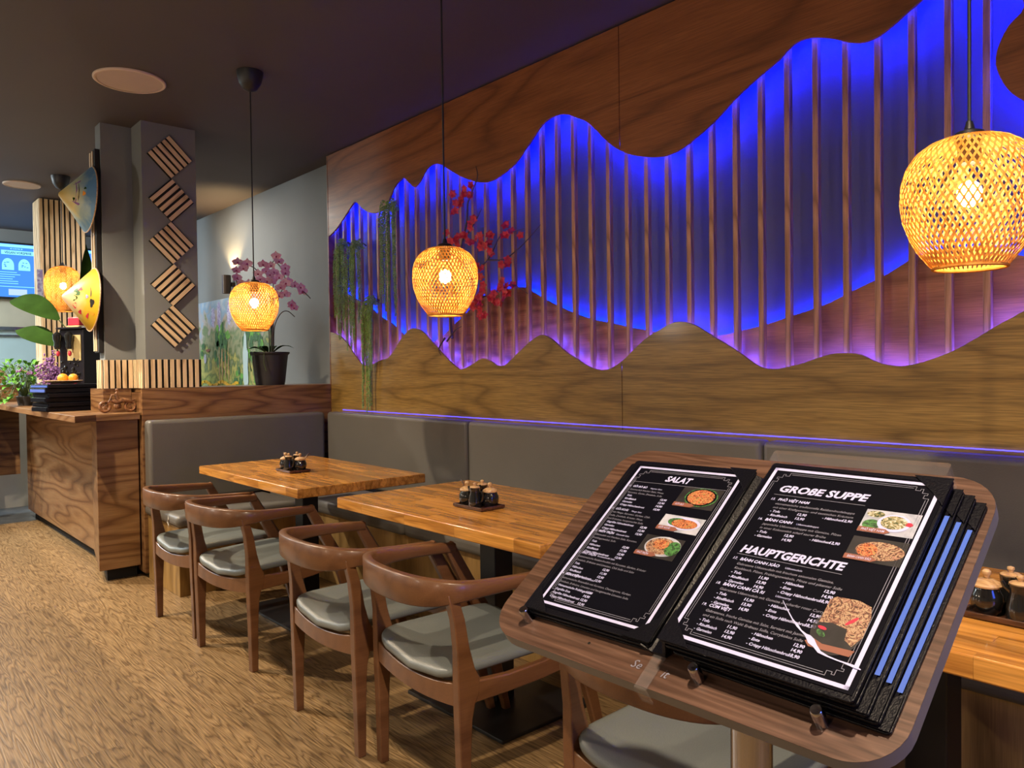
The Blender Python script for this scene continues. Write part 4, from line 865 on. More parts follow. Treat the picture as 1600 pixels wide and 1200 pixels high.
def photo(parent, u0, u1, v0, v1, n, bg, kind, cap, lift=0.0002):
    m = omb(bg); flat(m, [(u0, v0), (u1, v0), (u1, v1), (u0, v1)], n)
    cx, cy = (u0+u1)/2+0.004, (v0+v1)/2+0.002; rx, ry = (u1-u0)*0.40, (v1-v0)*0.46
    if kind == 'salad1': m.mat('herb'); flat(m, ell(cx, cy, rx, ry, 0), n+lift); m.mat('paper_black'); flat(m, ell(cx, cy, rx*0.92, ry*0.9, 0), n+2*lift); m.mat('noodle_a'); flat(m, ell(cx, cy, rx*0.82, ry*0.8, 0), n+3*lift)
    if kind == 'salad2': m.mat('paper_bluelit'); flat(m, ell(cx, cy, rx*1.0, ry*0.85, 0), n+lift); m.mat('herb'); flat(m, ell(cx-0.010, cy+0.001, rx*0.6, ry*0.55, 0), n+2*lift); m.mat('noodle_a'); flat(m, ell(cx+0.002, cy-0.001, rx*0.78, ry*0.6, 0), n+3*lift)
    if kind == 'salad3': m.mat('linen'); flat(m, ell(cx, cy, rx*1.12, ry*1.02, 0), n+lift); m.mat('noodle_b'); flat(m, ell(cx-0.003, cy, rx*0.92, ry*0.85, 0), n+2*lift); m.mat('herb'); flat(m, ell(cx+0.017, cy-0.001, rx*0.45, ry*0.72, 0), n+3*lift); m.mat('noodle_a'); flat(m, ell(cx-0.004, cy+0.003, rx*0.5, ry*0.5, 0), n+4*lift)
    if kind == 'soup': m.mat('herb'); flat(m, ell(u0+0.012, v0+0.013, 0.010, 0.008, 0), n+lift); m.mat('soup'); flat(m, ell(u0+0.012, v1-0.007, 0.010, 0.005, 0), n+lift); m.mat('paper_bluelit'); flat(m, ell(cx+0.001, cy-0.002, 0.018, 0.0135, 0), n+2*lift); m.mat('soup'); flat(m, ell(cx+0.001, cy-0.001, 0.0145, 0.0105, 0), n+3*lift); m.mat('red'); flat(m, ell(u1-0.009, cy-0.001, 0.004, 0.003, 0), n+3*lift)
    if kind == 'meat': m.mat('noodle_b'); flat(m, ell(cx, cy-0.002, rx*1.08, ry*0.82, 0), n+lift); m.mat('noodle_a'); flat(m, ell(cx-0.013, cy-0.003, rx*0.45, ry*0.6, 0), n+2*lift)
    if cap:
        cw = 0.036; m.mat('tag_brown'); flat(m, [(u0, v0), (u0+cw-0.006, v0), (u0+cw, v0+0.0035), (u0+cw-0.006, v0+0.0075), (u0, v0+0.0075)], n+5*lift)
        m.mat('paper_bluelit'); put_text(m, cap, u0+0.004, v0+0.002, n+6*lift, 0.005, min(0.026, len(cap)*0.0024), 0.01, 0.2)
    m.build('food_photo', parent, smooth=False)
photo(lp_, 0.1710, 0.2370, 0.2700, 0.3110, nl, 'dark_print', 'salad1', 'GỎI BÒ')
photo(lp_, 0.1710, 0.2380, 0.2220, 0.2525, nl, 'linen', 'salad2', 'GỎI XOÀI')
photo(lp_, 0.1650, 0.2290, 0.1715, 0.2100, nl, 'dark_print', 'salad3', 'PHỞ TRỘN')
# ---- right page print
bhead(rp_, 'GROßE SUPPE', 0.330, 0.3015, nr, 0.0168, 0.114, [(0.3265, 0.2955), (0.443, 0.2945)])
bhead(rp_, 'HAUPTGERICHTE', 0.3275, 0.1915, nr, 0.0168, 0.129, [(0.326, 0.1880), (0.4555, 0.1860)])
def rblock(x, v, num, title, sub, desc, rows, hh=0.0056, tight=0.0070, bx=0.074, px=0.134):
    RB = omb('paper_bluelit'); RG = omb('paper_grey')
    put_text(RB, num, x, v, nr, hh, bold=0.01, shear=0.2); put_text(RB, title, x+0.0095, v, nr, hh*1.08, bold=0.03, shear=0.2)
    if sub: put_text(RB, sub, x+0.0125+len(title)*hh*0.76, v, nr, hh*0.75, shear=0.2)
    y = v-0.0074
    for d in desc: put_text(RG, d, x+0.009, y, nr, hh*0.92, bold=0.0, shear=0.2); y -= 0.0069
    for a, pa, b, pb in rows:
        if a: put_text(RB, '- '+a, x+0.008, y, nr, hh*0.95, bold=0.02, shear=0.2); put_text(RB, pa, x+0.056, y, nr, hh*1.0, bold=0.03, shear=0.15, right=True)
        if b: put_text(RB, '- '+b, x+bx, y, nr, hh*0.95, bold=0.02, shear=0.2); put_text(RB, pb, x+px, y, nr, hh*1.0, bold=0.03, shear=0.15, right=True)
        y -= tight
    e_ = RB.build('menu_entry', rp_, smooth=False); RG.build('description', e_, smooth=False)
rblock(0.3265, 0.2850, '15.', 'PHỞ VIỆT NAM', '', ['vietnamesische traditionelle Reisbandnudelsuppe', 'mit einer Kraftgemüse- und exotischen Kräutern'], [('Tofu', '12,90', 'Hähnchen', '12,90'), ('Rindfleisch', '13,90', '', '')], px=0.112, bx=0.076)
rblock(0.3255, 0.2480, '16.', 'BÁNH CANH', 'Udonnudelsuppe', ['japanische Udonnudelsuppe mit Gemüse, Pilzen', 'in einer Kokosmilch scharf saurer Brühe'], [('Tofu', '12,90', 'Hähnchen', '12,90'), ('Garnelen', '14,90', '', '')], px=0.112, bx=0.076)
rows = [('Tofu', '11,90', 'Hähnchen', '12,90'), ('Rindfleisch', '13,90', 'Ente', '14,90'), ('Garnelen', '14,90', 'Crispy Hähnchenbrust', '13,90')]
rblock(0.3245, 0.1785, '17.', 'BÁNH CANH XÀO', 'Udonnudeln', ['Gebratene Udonnudeln mit frischem saisonalen Gemüse,', 'Knoblauch, Pilzen, Frühlingszwiebeln, Minze und pikanter Soße'], rows)
rblock(0.3225, 0.1370, '18.', 'BÁNH CANH CÀ RI', 'Udoncurry', ['Gebratene Udonnudeln mit Gemüse in scharfer roter Curry Soße'], rows)
rblock(0.3215, 0.1030, '19.', 'CƠM VIỆT', '', ['Gebratenes, frische Gemüse mit Salat, Serviert mit Jasminreis', 'und ein Soße nach Wahl: Erdnuss Soße, Currykokos Soße'], rows, tight=0.0068)
photo(rp_, 0.4480, 0.5085, 0.2530, 0.2900, nr, 'linen', 'soup', 'PHỞ VIỆT NAM')
photo(rp_, 0.4480, 0.5085, 0.2095, 0.2455, nr, 'dark_print', 'meat', 'BÁNH CANH XÀO')
# big noodle picture
m = omb('dark_print'); flat(m, ell(0.478, 0.112, 0.026, 0.030, 0), nr)
m.mat('noodle_b'); flat(m, [(0.457, 0.118), (0.457, 0.150), (0.462, 0.155), (0.486, 0.156), (0.500, 0.151), (0.504, 0.138), (0.5045, 0.112), (0.498, 0.098), (0.489, 0.104), (0.487, 0.117), (0.470, 0.121)], nr+0.0002)
m.mat('red'); flat(m, ell(0.488, 0.128, 0.008, 0.002, 0, 12, 0.9), nr+0.0004); flat(m, ell(0.463, 0.112, 0.005, 0.002, 0, 12, -0.2), nr+0.0004)
m.mat('herb'); flat(m, ell(0.464, 0.105, 0.006, 0.003, 0, 14, -0.6), nr+0.0004)
m.mat('tag_brown'); flat(m, [(0.458, 0.086), (0.500, 0.086), (0.503, 0.094), (0.470, 0.093), (0.460, 0.097), (0.452, 0.092)], nr+0.0002)
m.build('food_photo', rp_, smooth=False)
# torn white crack across the lower right corner
ed = [((0.4098, 0.1341), 0.0004), ((0.420, 0.123), 0.0008), ((0.430, 0.113), 0.0010), ((0.438, 0.1068), 0.0022), ((0.444, 0.102), 0.0012), ((0.4505, 0.0985), 0.0020), ((0.4545, 0.0965), 0.0045), ((0.459, 0.0925), 0.0062), ((0.465, 0.088), 0.0035), ((0.4715, 0.0825), 0.0028), ((0.481, 0.0800), 0.0016), ((0.492, 0.0785), 0.0014), ((0.502, 0.0778), 0.0020), ((0.509, 0.0768), 0.0030), ((0.5155, 0.0752), 0.0010)]
up_ = [(p[0]+w_*0.35, p[1]+w_*0.5, nr+0.0009) for p, w_ in ed]; dn_ = [(p[0]-w_*0.35, p[1]-w_*0.5, nr+0.0009) for p, w_ in ed]
m = omb('paper_bluelit'); m.add(up_+dn_, [(i, i+1, len(ed)+i+1, len(ed)+i) for i in range(len(ed)-1)]); m.build('torn_crack', rp_, smooth=False)
# clear acrylic holder behind the right pile
t = menu_thing('clear acrylic plate standing up behind the right pile of menus', 0.40, 0.3705, 0.002, 0, 'acrylic_plate', None); t['category'] = 'plate'
MB().mat('acrylic').prism(rrect(-0.112, 0.113, -0.010, 0.012, 0.004, 4), 0.0, 0.034, 'XY').build('sheet', t, smooth=False)
bpy.data.objects.remove(_fo)

# ================================================================ LEFT SIDE: PILLAR, COUNTER TOP AND KITCHEN
# tall black slatted panel on the pillar's left side, painted straw hats hung on it
t = thing('dark_side_panel', 'tall narrow black panel on the left side of the grey pillar, hats hung on it', 'wall panel', (-5.37, 1.292, 1.41))
MB().mat('black').box(-0.055, 0.055, -0.028, -0.001, 0.0, 1.275).build('panel', t, smooth=False, bevel=0.002, seg=1)
mb = MB().mat('strip')
for i in range(2): mb.box(-0.052+i*0.05, -0.03+i*0.05, -0.034, -0.029, 0.01, 1.265)
mb.build('wood_strips', t, smooth=False)
def hat(lab, x, z, r, key, tilt):
    t = thing('conical_hat', lab, 'hat', (x, 1.238, z), 0, 'painted conical straw hats'); t.rotation_euler = (tilt, 0, 0)
    MB().mat(key).lathe([(r, 0.0), (r*0.985, 0.004), (r*0.5, 0.086), (0.012, 0.164), (0.001, 0.168)], (0, 0, 0), 56, '-Y', cap=False).build('cone', t, angle=60)
    MB().mat('lid').tube([(r*math.cos(2*PI*k_/48), 0.0, r*math.sin(2*PI*k_/48)) for k_ in range(49)], 0.004, 6, False).build('rim', t)
    return t
def on_cone(r, hgt, ang, f, off=0.002):
    """point on the cone: f=0 rim, 1 apex"""
    rr = r*(1-f)+off; return Vector((rr*math.cos(ang), -(hgt*f+off), rr*math.sin(ang)))
def hat_motif(h, r, items):
    for nm, key, ang, f, sa, sf in items:
        P = []
        for i in range(14):
            a = 2*PI*i/14; k_ = 1+0.25*math.sin(3*a+ang*5); P.append(tuple(on_cone(r, 0.168, ang+sa*k_*math.cos(a), f+sf*k_*math.sin(a))))
        MB().mat(key).add(P, [tuple(range(14))]).build(nm, h, smooth=False)
h1 = hat('conical straw hat painted with a blue sky scene, higher of the two on the pillar', -5.37, 2.372, 0.205, 'hat_blue', -0.07)
hat_motif(h1, 0.205, [('painted_boat', 'orange', 0.02, 0.33, 0.10, 0.04), ('painted_leaves', 'leaf', 0.25, 0.30, 0.05, 0.03), ('painted_arch', 'purple', 0.1, 0.52, 0.75, 0.018), ('painted_arch', 'stem', 0.1, 0.46, 0.5, 0.012), ('painted_tower', 'purple', -0.55, 0.50, 0.06, 0.10), ('painted_tower', 'purple', 0.75, 0.48, 0.05, 0.10), ('painted_leaves', 'leaf', -0.35, 0.58, 0.12, 0.03)])
h2 = hat('conical straw hat painted yellow with birds, lower of the two on the pillar', -5.345, 1.742, 0.198, 'hat_yellow', -0.07)
hat_motif(h2, 0.198, [('painted_bird', 'flyer', 0.02, 0.34, 0.09, 0.035), ('painted_bird', 'black', -0.22, 0.20, 0.16, 0.055), ('painted_branch', 'stem', 0.18, 0.24, 0.20, 0.012), ('painted_reed', 'orange', -0.62, 0.17, 0.05, 0.09), ('painted_flower', 'red', -0.85, 0.25, 0.14, 0.03), ('painted_leaves', 'herb', 0.35, 0.62, 0.30, 0.10), ('painted_leaves', 'leaf', -0.1, 0.66, 0.25, 0.07), ('painted_flower', 'red_petal', -0.75, 0.62, 0.25, 0.05), ('painted_flower', 'red_petal', -0.95, 0.45, 0.16, 0.04), ('painted_flower', 'red_petal', 0.5, 0.50, 0.10, 0.05)])

# stack of black menus on the counter
z = CT+0.0008
for i, (th, key, dx, rz) in enumerate([(0.030, 'menu_cover', 0.0, 0.25), (0.028, 'menu_cover', 0.006, 0.27), (0.030, 'menu_cover', -0.004, 0.23), (0.028, 'menu_cover', 0.008, 0.26), (0.030, 'menu_cover', -0.006, 0.24), (0.024, 'menu_cover', 0.0, 0.28)]):
    t = thing('menu_folder', ['lowest', 'second lowest', 'third from the bottom', 'third from the top', 'second from the top', 'topmost'][i]+' black menu folder in the pile on the walnut counter', 'menu', (-5.845+dx, 1.20+dx, z), rz-0.05, 'pile of black menu folders on the counter')
    mb = MB().mat(key).box(-0.12, 0.12, -0.185, 0.185, 0, 0.004).box(-0.12, 0.12, -0.185, 0.185, th-0.006, th-0.001)
    mb.build('covers', t, smooth=False, bevel=0.0015, seg=2)
    MB().mat(key).box(0.112, 0.121, -0.184, 0.184, 0.002, th-0.002).build('spine', t, smooth=False, bevel=0.003, seg=2)
    MB().mat('pvc_blue_glint' if i > 3 else 'paper_black').box(-0.115, 0.112, -0.187, 0.18, 0.0045, th-0.007).build('pages', t, smooth=False)
    z += th+0.0016

# carved root-wood motorbike ornament
t = thing('motorbike_ornament', 'small carved dark wood motorbike ornament on the counter end', 'ornament', (-5.19, 1.335, CT+0.0060), 0.0)
def wheel(x, y, r, nm):
    m_ = MB().mat('root'); m_.tube([(x, y+r*math.cos(2*PI*i/20), r+0.004+r*math.sin(2*PI*i/20)) for i in range(21)], 0.009, 8, False)
    m_.tube([(x-0.008, y, r+0.004), (x+0.008, y, r+0.004)], 0.008, 8)
    for i in range(5): a = 2*PI*i/5; m_.tube([(x, y, r+0.004), (x, y+r*math.cos(a), r+0.004+r*math.sin(a))], 0.0025, 5)
    m_.build(nm, t)
wheel(0, -0.075, 0.029, 'wheel'); wheel(0, 0.070, 0.029, 'wheel')
MB().mat('root').tube([(0, -0.075, 0.033), (0, -0.045, 0.075), (0, -0.035, 0.105)], [0.006, 0.006, 0.004], 8).build('fork', t)
MB().mat('root').tube([(0, -0.045, 0.07), (0, -0.01, 0.062), (0, 0.03, 0.07), (0, 0.07, 0.064), (0, 0.10, 0.074)], [0.008, 0.017, 0.016, 0.012, 0.004], 10).build('frame', t)
MB().mat('root').tube([(0.03, -0.03, 0.108), (0, -0.036, 0.104), (-0.03, -0.03, 0.108)], 0.003, 6).build('handlebar', t)
MB().mat('root').ball((0, -0.002, 0.035), 0.020, 10, (0.7, 1.2, 1)).build('engine', t)
MB().mat('root').tube([(0, 0.0, 0.072), (0, -0.012, 0.105), (0, -0.004, 0.128)], [0.013, 0.011, 0.005], 8).ball((0, -0.006, 0.136), 0.010, 8).tube([(0, -0.008, 0.115), (0.012, -0.03, 0.108)], 0.004, 6).build('rider', t)

# black lacquer shrine box with bottles and beads
t = thing('shrine_box', 'tall black lacquer cabinet with red beads and ornaments behind the menu pile', 'cabinet', (-6.17, 1.365, CT+0.0005), 0.58)
MB().mat('altar').box(-0.105, 0.105, -0.105, 0.105, 0, 0.56).build('body', t, smooth=False, bevel=0.006, seg=2)
MB().mat('altar').box(-0.115, 0.110, -0.125, 0.108, 0.561, 0.575).build('top', t, smooth=False, bevel=0.003, seg=1)
MB().mat('brass').box(-0.03, 0.085, -0.111, -0.1055, 0.34, 0.52).build('gold_panel', t, smooth=False)
for bx, bz in ((-0.085, 0.42), (0.015, 0.42)):
    MB().mat('ceramic').lathe([(0.001, 0), (0.018, 0), (0.024, 0.02), (0.020, 0.045), (0.028, 0.07), (0.030, 0.10), (0.012, 0.12), (0.001, 0.12)], (bx, -0.140, bz), 16).build('black_finial', t)
    MB().mat('red').ball((bx, -0.135, bz-0.03), 0.016, 10, (0.8, 0.8, 1.3)).build('red_bead', t)
for bx, bz in ((0.015, 0.20), (0.05, 0.195)):
    MB().mat('red').ball((bx, -0.125, bz), 0.016, 10, (0.8, 0.8, 1.3)).build('red_bead', t)
mb = MB().mat('ceramic')
for i in range(26):
    mb.ball((random.uniform(-0.09, 0.09), -0.105, random.uniform(0.20, 0.35)), random.uniform(0.007, 0.014), 8)
mb.build('carved_front', t)
t = thing('red_lantern_box', 'small orange-red ornament standing on top of the black cabinet', 'ornament', (-6.19, 1.33, CT+0.5770), 0.58)
MB().mat('red').box(-0.05, 0.05, -0.03, 0.03, 0.015, 0.075).build('body', t, smooth=False, bevel=0.008, seg=2)
MB().mat('brass').box(-0.056, 0.056, -0.036, 0.036, 0.0, 0.0148).build('base', t, smooth=False, bevel=0.003, seg=1)

# plate with mandarins, dried purple flowers, green plant
t = thing('wooden_plate', 'shallow wooden plate with mandarins behind the menu pile', 'plate', (-5.885, 1.18, z+0.0006)); t['label'] = 'shallow wooden plate of mandarins on top of the menu pile'
MB().mat('lid').lathe([(0.001, 0), (0.06, 0), (0.10, 0.010), (0.115, 0.020), (0.112, 0.022), (0.06, 0.004), (0.001, 0.004)], n=32).build('dish', t)
for i, (dx, dy, r) in enumerate([(0.02, -0.01, 0.033), (0.055, 0.045, 0.030)]):
    o = thing('mandarin', ['larger bright mandarin on the wooden plate', 'smaller mandarin at the right rim of the wooden plate'][i], 'fruit', (-5.885+dx, 1.18+dy, z+0.0052+(0.0 if i == 0 else 0.004)), 0, 'mandarins on the plate')
    MB().mat('orange').ball((0, 0, r), r, 20, (1, 1, 0.92)).build('fruit', o)
    MB().mat('leaf').ball((0, 0, r*1.93), 0.004, 6, (1, 1, 0.4)).build('stem_end', o)
def sprig(mb, base, d, L, n, col, r, rng):
    p = Vector(base); d = Vector(d).normalized(); pts = [p.copy()]
    for i in range(6):
        d = (d+Vector((rng.uniform(-.25, .25), rng.uniform(-.25, .25), rng.uniform(-.12, .12)))).normalized(); p = p+d*L/6; pts.append(p.copy())
    return pts
rng = random.Random(3)
t = thing('dried_flower_bunch', 'bunch of purple dried flowers in a dark vase beside the black cabinet', 'flowers', (-6.50, 1.24, CT+0.0005))
MB().mat('pot').lathe([(0.001, 0), (0.05, 0), (0.065, 0.05), (0.045, 0.12), (0.03, 0.15), (0.036, 0.165)], n=24).build('vase', t)
ms = MB().mat('dry'); mf = MB().mat('purple')
for i in range(34):
    a = rng.uniform(0, 2*PI); el = rng.uniform(0.35, 1.4)
    P = sprig(None, (0, 0, 0.15), (math.cos(a)*math.cos(el)*1.3, math.sin(a)*math.cos(el), math.sin(el)), rng.uniform(0.12, 0.30), 6, None, 0, rng)
    ms.tube(P, 0.0015, 4)
    for q in P[2:]:
        for j in range(5): mf.ball(tuple(q+Vector((rng.uniform(-.022, .022), rng.uniform(-.022, .022), rng.uniform(-.02, .02)))), rng.uniform(0.005, 0.010), 6)
ms.build('stems', t); mf.build('blossoms', t, smooth=False)
def leaf_blade(mb, p0, p1, w_, bend=0.15, n=10, up=(0, 0, 1), fold=0.12):
    p0 = Vector(p0); p1 = Vector(p1); d = p1-p0; L = d.length; d.normalize(); s = d.cross(Vector(up)).normalized(); u = s.cross(d)
    vs = []
    for i in range(n+1):
        f = i/n; c = p0+d*L*f+u*bend*L*math.sin(PI*f*0.9); ww = w_*(math.sin(PI*min(1, f*1.02+0.02))**0.75)*(1-0.25*f)
        vs += [c-s*ww/2+u*ww*fold, c, c+s*ww/2+u*ww*fold]
    fs = []
    for i in range(n):
        a = 3*i; fs += [(a, a+1, a+4, a+3), (a+1, a+2, a+5, a+4)]
    mb.add(vs, fs)
t = thing('trailing_green_plant', 'fresh green leafy plant trailing over the counter left of the menu pile', 'plant', (-7.15, 1.16, CT+0.0005))
MB().mat('pot').lathe([(0.001, 0), (0.05, 0), (0.065, 0.07), (0.06, 0.075), (0.055, 0.06), (0.001, 0.06)], n=24).build('pot', t)
ml = MB().mat('leaf_fresh'); ms = MB().mat('green_stem')
for i in range(80):
    a = rng.uniform(0, 2*PI); L = rng.uniform(0.12, 0.30); h_ = rng.uniform(0.02, 0.20); droop = rng.uniform(0, 0.16)
    e = Vector((math.cos(a)*L, math.sin(a)*L*0.8-0.04, 0.10+h_-droop)); e.z = max(0.03, e.z)
    mid = Vector((e.x*0.5, e.y*0.5, 0.14+h_))
    ms.tube([(0, 0, 0.06), tuple(mid), tuple(e)], 0.0018, 4)
    leaf_blade(ml, tuple(mid), tuple(mid+Vector((rng.uniform(-.07, .07), rng.uniform(-.07, .07), 0.03))), 0.035, 0.2, 5)
    for k_ in range(2): leaf_blade(ml, tuple(e), tuple(e+Vector((math.cos(a+k_)*0.06, math.sin(a+k_)*0.06, -0.02+0.04*k_))), 0.034, 0.2, 5)
ml.build('leaves', t, angle=80); ms.build('stems', t)
t = thing('broad_leaf_plant', 'tall plant with broad dark green leaves behind the lamp and black cabinet', 'plant', (-6.55, 1.58, CT+0.0005))
MB().mat('pot').lathe([(0.001, 0), (0.085, 0), (0.11, 0.16), (0.105, 0.165), (0.10, 0.15), (0.001, 0.15)], n=28).build('pot', t)
b0 = Vector((0, 0, 0.14))
for (sp, tip, w_, bend, up) in [((-0.05, -0.28, 0.655), (-0.66, -0.49, 0.815), 0.21, 0.12, (0.3, -0.7, 1)), ((-0.12, -0.28, 0.464), (-0.50, -0.49, 0.580), 0.19, 0.10, (0.3, -0.7, 1)),
                          ((0.30, -0.18, 0.62), (0.10, -0.12, 1.22), 0.11, 0.05, (1, 0, 0)), ((0.62, 0.02, 0.80), (0.74, -0.02, 1.18), 0.20, 0.02, (0.6, 1, 0)), ((0.25, 0.0, 0.45), (0.42, -0.05, 0.78), 0.20, 0.05, (0.5, 1, 0))]:
    MB().mat('green_stem').tube([tuple(b0), tuple((b0+Vector(sp))*0.5+Vector((0, 0, 0.06))), sp], [0.008, 0.006, 0.004], 6).build('stalk', t)
    m_ = MB().mat('leaf'); leaf_blade(m_, sp, tip, w_, bend, 14, up, 0.10); m_.build('leaf', t, angle=80)

# kitchen back: two menu screens, flyer, shelf things
def screen(lab, y0, y1, first):
    t = thing('menu_screen', lab, 'screen', (XL+0.04, (y0+y1)/2, 2.12), 0, 'wall menu screens'); yc = (y0+y1)/2; hw = (y1-y0)/2
    MB().mat('black').box(-0.035, 0.004, -hw-0.015, hw+0.015, -0.02, 0.59).build('housing', t, smooth=False)
    MB().mat('screen').box(0.0045, 0.006, -hw, hw, 0.0, 0.57).build('display', t, smooth=False)
    mh = MB().mat('screen_hi')
    def R(a, b, c, d, key='screen_hi', x=0.0066): mh.mat(key); mh.add([(x, a-yc, c), (x, b-yc, c), (x, b-yc, d), (x, a-yc, d)], [(0, 1, 2, 3)])
    if first:
        R(y0, y1, 0.535, 0.565, 'screen_hi')
        R(1.39, 1.71, 0.455, 0.50); 
        for i, yy in enumerate((1.45, 1.60)):
            mh.mat('screen_hi'); P = [(0.0066, yy-yc+0.055*math.cos(PI*k_/10), 0.34+0.075*math.sin(PI*k_/10)) for k_ in range(11)]+[(0.0066, yy-yc-0.055, 0.29), (0.0066, yy-yc+0.055, 0.29)]
            mh.add(P, [tuple(range(len(P)))])
            mh.mat('screen')
            for k_ in range(7):
                cy, cz = yy-yc+random.uniform(-.032, .032), 0.335+random.uniform(-.02, .045)
                mh.add([(0.0072, cy-0.012, cz), (0.0072, cy, cz-0.006), (0.0072, cy+0.012, cz), (0.0072, cy, cz+0.006)], [(0, 1, 2, 3)])
        for k_, wv in enumerate((0.16, 0.19, 0.14, 0.12, 0.17, 0.17)): R(1.37, 1.37+wv, 0.262-k_*0.024, 0.268-k_*0.024)
        R(y0, y1, 0.108, 0.114); R(1.45, 1.62, 0.02, 0.085, 'screen_glow')
        put_t = text_lines
        put_t(mh, 'VEGAN VORSPEISE', 1.42, 0.465, 0.25, 0.034, yc, 'screen_dk'); put_t(mh, '◄ VORTEIL ►', 1.47, 0.512, 0.12, 0.018, yc, 'screen_hi')
    else:
        R(y0, y1, 0.535, 0.565); R(2.19, 2.25, 0.42, 0.48)
        for k_ in range(8): R(2.20, 2.32, 0.36-k_*0.03, 0.367-k_*0.03)
    mh.build('picture', t, smooth=False)
_fc2 = bpy.data.curves.new('lettering', 'FONT'); _fo = bpy.data.objects.new('lettering', _fc2); COL.objects.link(_fo); _fc = _fc2
def text_lines(mb, s, y, z, wid, size, yc, key):
    mb.mat(key); vs, fs = text_mesh(s, 0.02)
    x0 = min(q.x for q in vs); x1 = max(q.x for q in vs); k_ = wid/(x1-x0)
    mb.add([(0.0078, y-yc+(q.x-x0)*k_, z+q.y*size) for q in vs], fs)
screen('blue wall menu screen at the left edge listing vegan starters', 0.82, 1.755, True)
screen('blue wall menu screen glimpsed between the slatted pillar and the hats', 1.80, 2.62, False)
bpy.data.objects.remove(_fo)
o = MB().mat('flyer').box(-7.849, -7.846, 1.385, 1.428, 1.82, 2.21).build('flyer', smooth=False); tag(o, 'lilac printed flyer fixed to the left edge of the slatted pillar', 'flyer')
t = thing('kitchen_pass', 'pale steel kitchen worktop behind the counter at the left edge', 'worktop', (-9.4, 0.9, 0))
MB().mat('chrome').box(-0.35, 0.15, -2.0, 1.5, 1.06, 1.10).build('top', t, smooth=False)
MB().mat('white_wall').box(-0.33, 0.13, -1.95, 1.45, 0.0, 1.058).build('body', t, smooth=False)
t = thing('bread_loaf', 'golden brown crumpled paper bag on the bar at the left edge', 'bag', (-8.37, 1.12, 1.1915))
MB().mat('bread').ball((0, 0, 0.075), 0.085, 16, (0.8, 1.2, 0.9)).build('bag', t); t.name = 'paper_bag'
for i in range(4):
    o = thing('plate', 'pale flat plate in the small stack by the kitchen pass', 'plate', (-9.30, 1.46+0.01*i, 1.1006+0.012*i), 0, 'stacked plates on the kitchen worktop')
    MB().mat('kitchen').lathe([(0.001, 0), (0.08, 0), (0.13, 0.009), (0.132, 0.011), (0.08, 0.003), (0.001, 0.003)], n=28).build('dish', o)
t = thing('black_appliance', 'small black kitchen appliance with cream front on the worktop', 'appliance', (-9.28, 1.80, 1.1005))
MB().mat('black').box(-0.10, 0.08, -0.10, 0.12, 0, 0.20).build('body', t, smooth=False, bevel=0.004, seg=1)
MB().mat('hood').box(0.081, 0.088, -0.06, 0.11, 0.03, 0.14).build('front_panel', t, smooth=False)

# ================================================================ PASSAGE BEHIND THE PARTITION: painting, sconce, orchid
t = thing('landscape_painting', 'unframed painting of a green garden landscape under a blue sky on the grey wall', 'painting', (-7.15, 2.845, 1.40))
o = MB().mat('painting').box(-0.87, 0.85, -0.012, 0.0, -0.42, 0.585).build('canvas', t, smooth=False, bevel=0.002, seg=1)
mb = MB()
rng = random.Random(5)
def blot(key, cx, cz, rx, rz, off=0.0015):
    mb.mat(key); P = []
    for i in range(16):
        a = 2*PI*i/16; k_ = 1+rng.uniform(-.22, .22); P.append((cx+rx*k_*math.cos(a), 2.833-off, cz+rz*k_*math.sin(a)))
    mb.add(P, [tuple(range(16))])
for (cx, cz, s) in ((-7.42, 1.62, 0.20), (-7.35, 1.50, 0.24), (-7.50, 1.45, 0.18), (-7.9, 1.50, 0.10), (-6.75, 1.55, 0.22), (-6.55, 1.62, 0.2), (-6.5, 1.3, 0.25), (-7.0, 1.22, 0.18)):
    for k_ in range(9): blot('herb' if k_ % 3 else 'leaf_fresh', cx+rng.uniform(-.5, .5)*s, cz+rng.uniform(-.6, .6)*s, s*rng.uniform(.12, .3), s*rng.uniform(.12, .3), 0.001+0.0004*k_)
for (cx, x2) in ((-7.38, 0.012), (-7.30, 0.008), (-7.45, 0.008), (-7.22, 0.007)):
    blot('lid', cx, 1.36, x2, 0.16, 0.0055)
blot('linen', -7.82, 1.42, 0.035, 0.05, 0.006); blot('tag_brown', -7.75, 1.50, 0.06, 0.015, 0.006)
blot('kitchen', -6.82, 1.32, 0.055, 0.30, 0.006); blot('kitchen', -7.3, 1.06, 0.45, 0.03, 0.006)
for k_ in range(14): blot('hat_yellow', -7.95+k_*0.07, 1.17+0.02*math.sin(k_), 0.05, 0.015, 0.0062)
for (cx, h_) in ((-7.6, 0.2), (-7.45, 0.26), (-7.2, 0.22), (-6.95, 0.3), (-6.75, 0.18)): blot('flyer', cx, 1.83, 0.05, h_*0.5, 0.0012)
mb.build('painted_shapes', t, loc=(7.15, -2.845, -1.40), smooth=False)
t = thing('wall_sconce', 'small bronze cylinder wall light shining up, above the painting', 'wall light', (-7.12, 2.86, 2.08))
MB().mat('sconce').lathe([(0.040, -0.085), (0.040, 0.085)], (0, -0.075, 0.02), 28, cap=False).lathe([(0.036, -0.08), (0.036, 0.08)], (0, -0.075, 0.02), 28, cap=False).build('cylinder', t)
MB().mat('sconce').box(-0.02, 0.02, -0.036, -0.0005, 0.0, 0.04).build('bracket', t, smooth=False)
MB().mat('bulb').lathe([(0.001, -0.004), (0.016, -0.004), (0.016, 0.004), (0.001, 0.004)], (0, -0.075, 0.02), 16).build('lamp', t)
l = bpy.data.lights.new('sconce_light', 'SPOT'); l.energy = 26; l.color = (1.0, 0.66, 0.30); l.spot_size = math.radians(110); l.spot_blend = 0.6; l.shadow_soft_size = 0.02
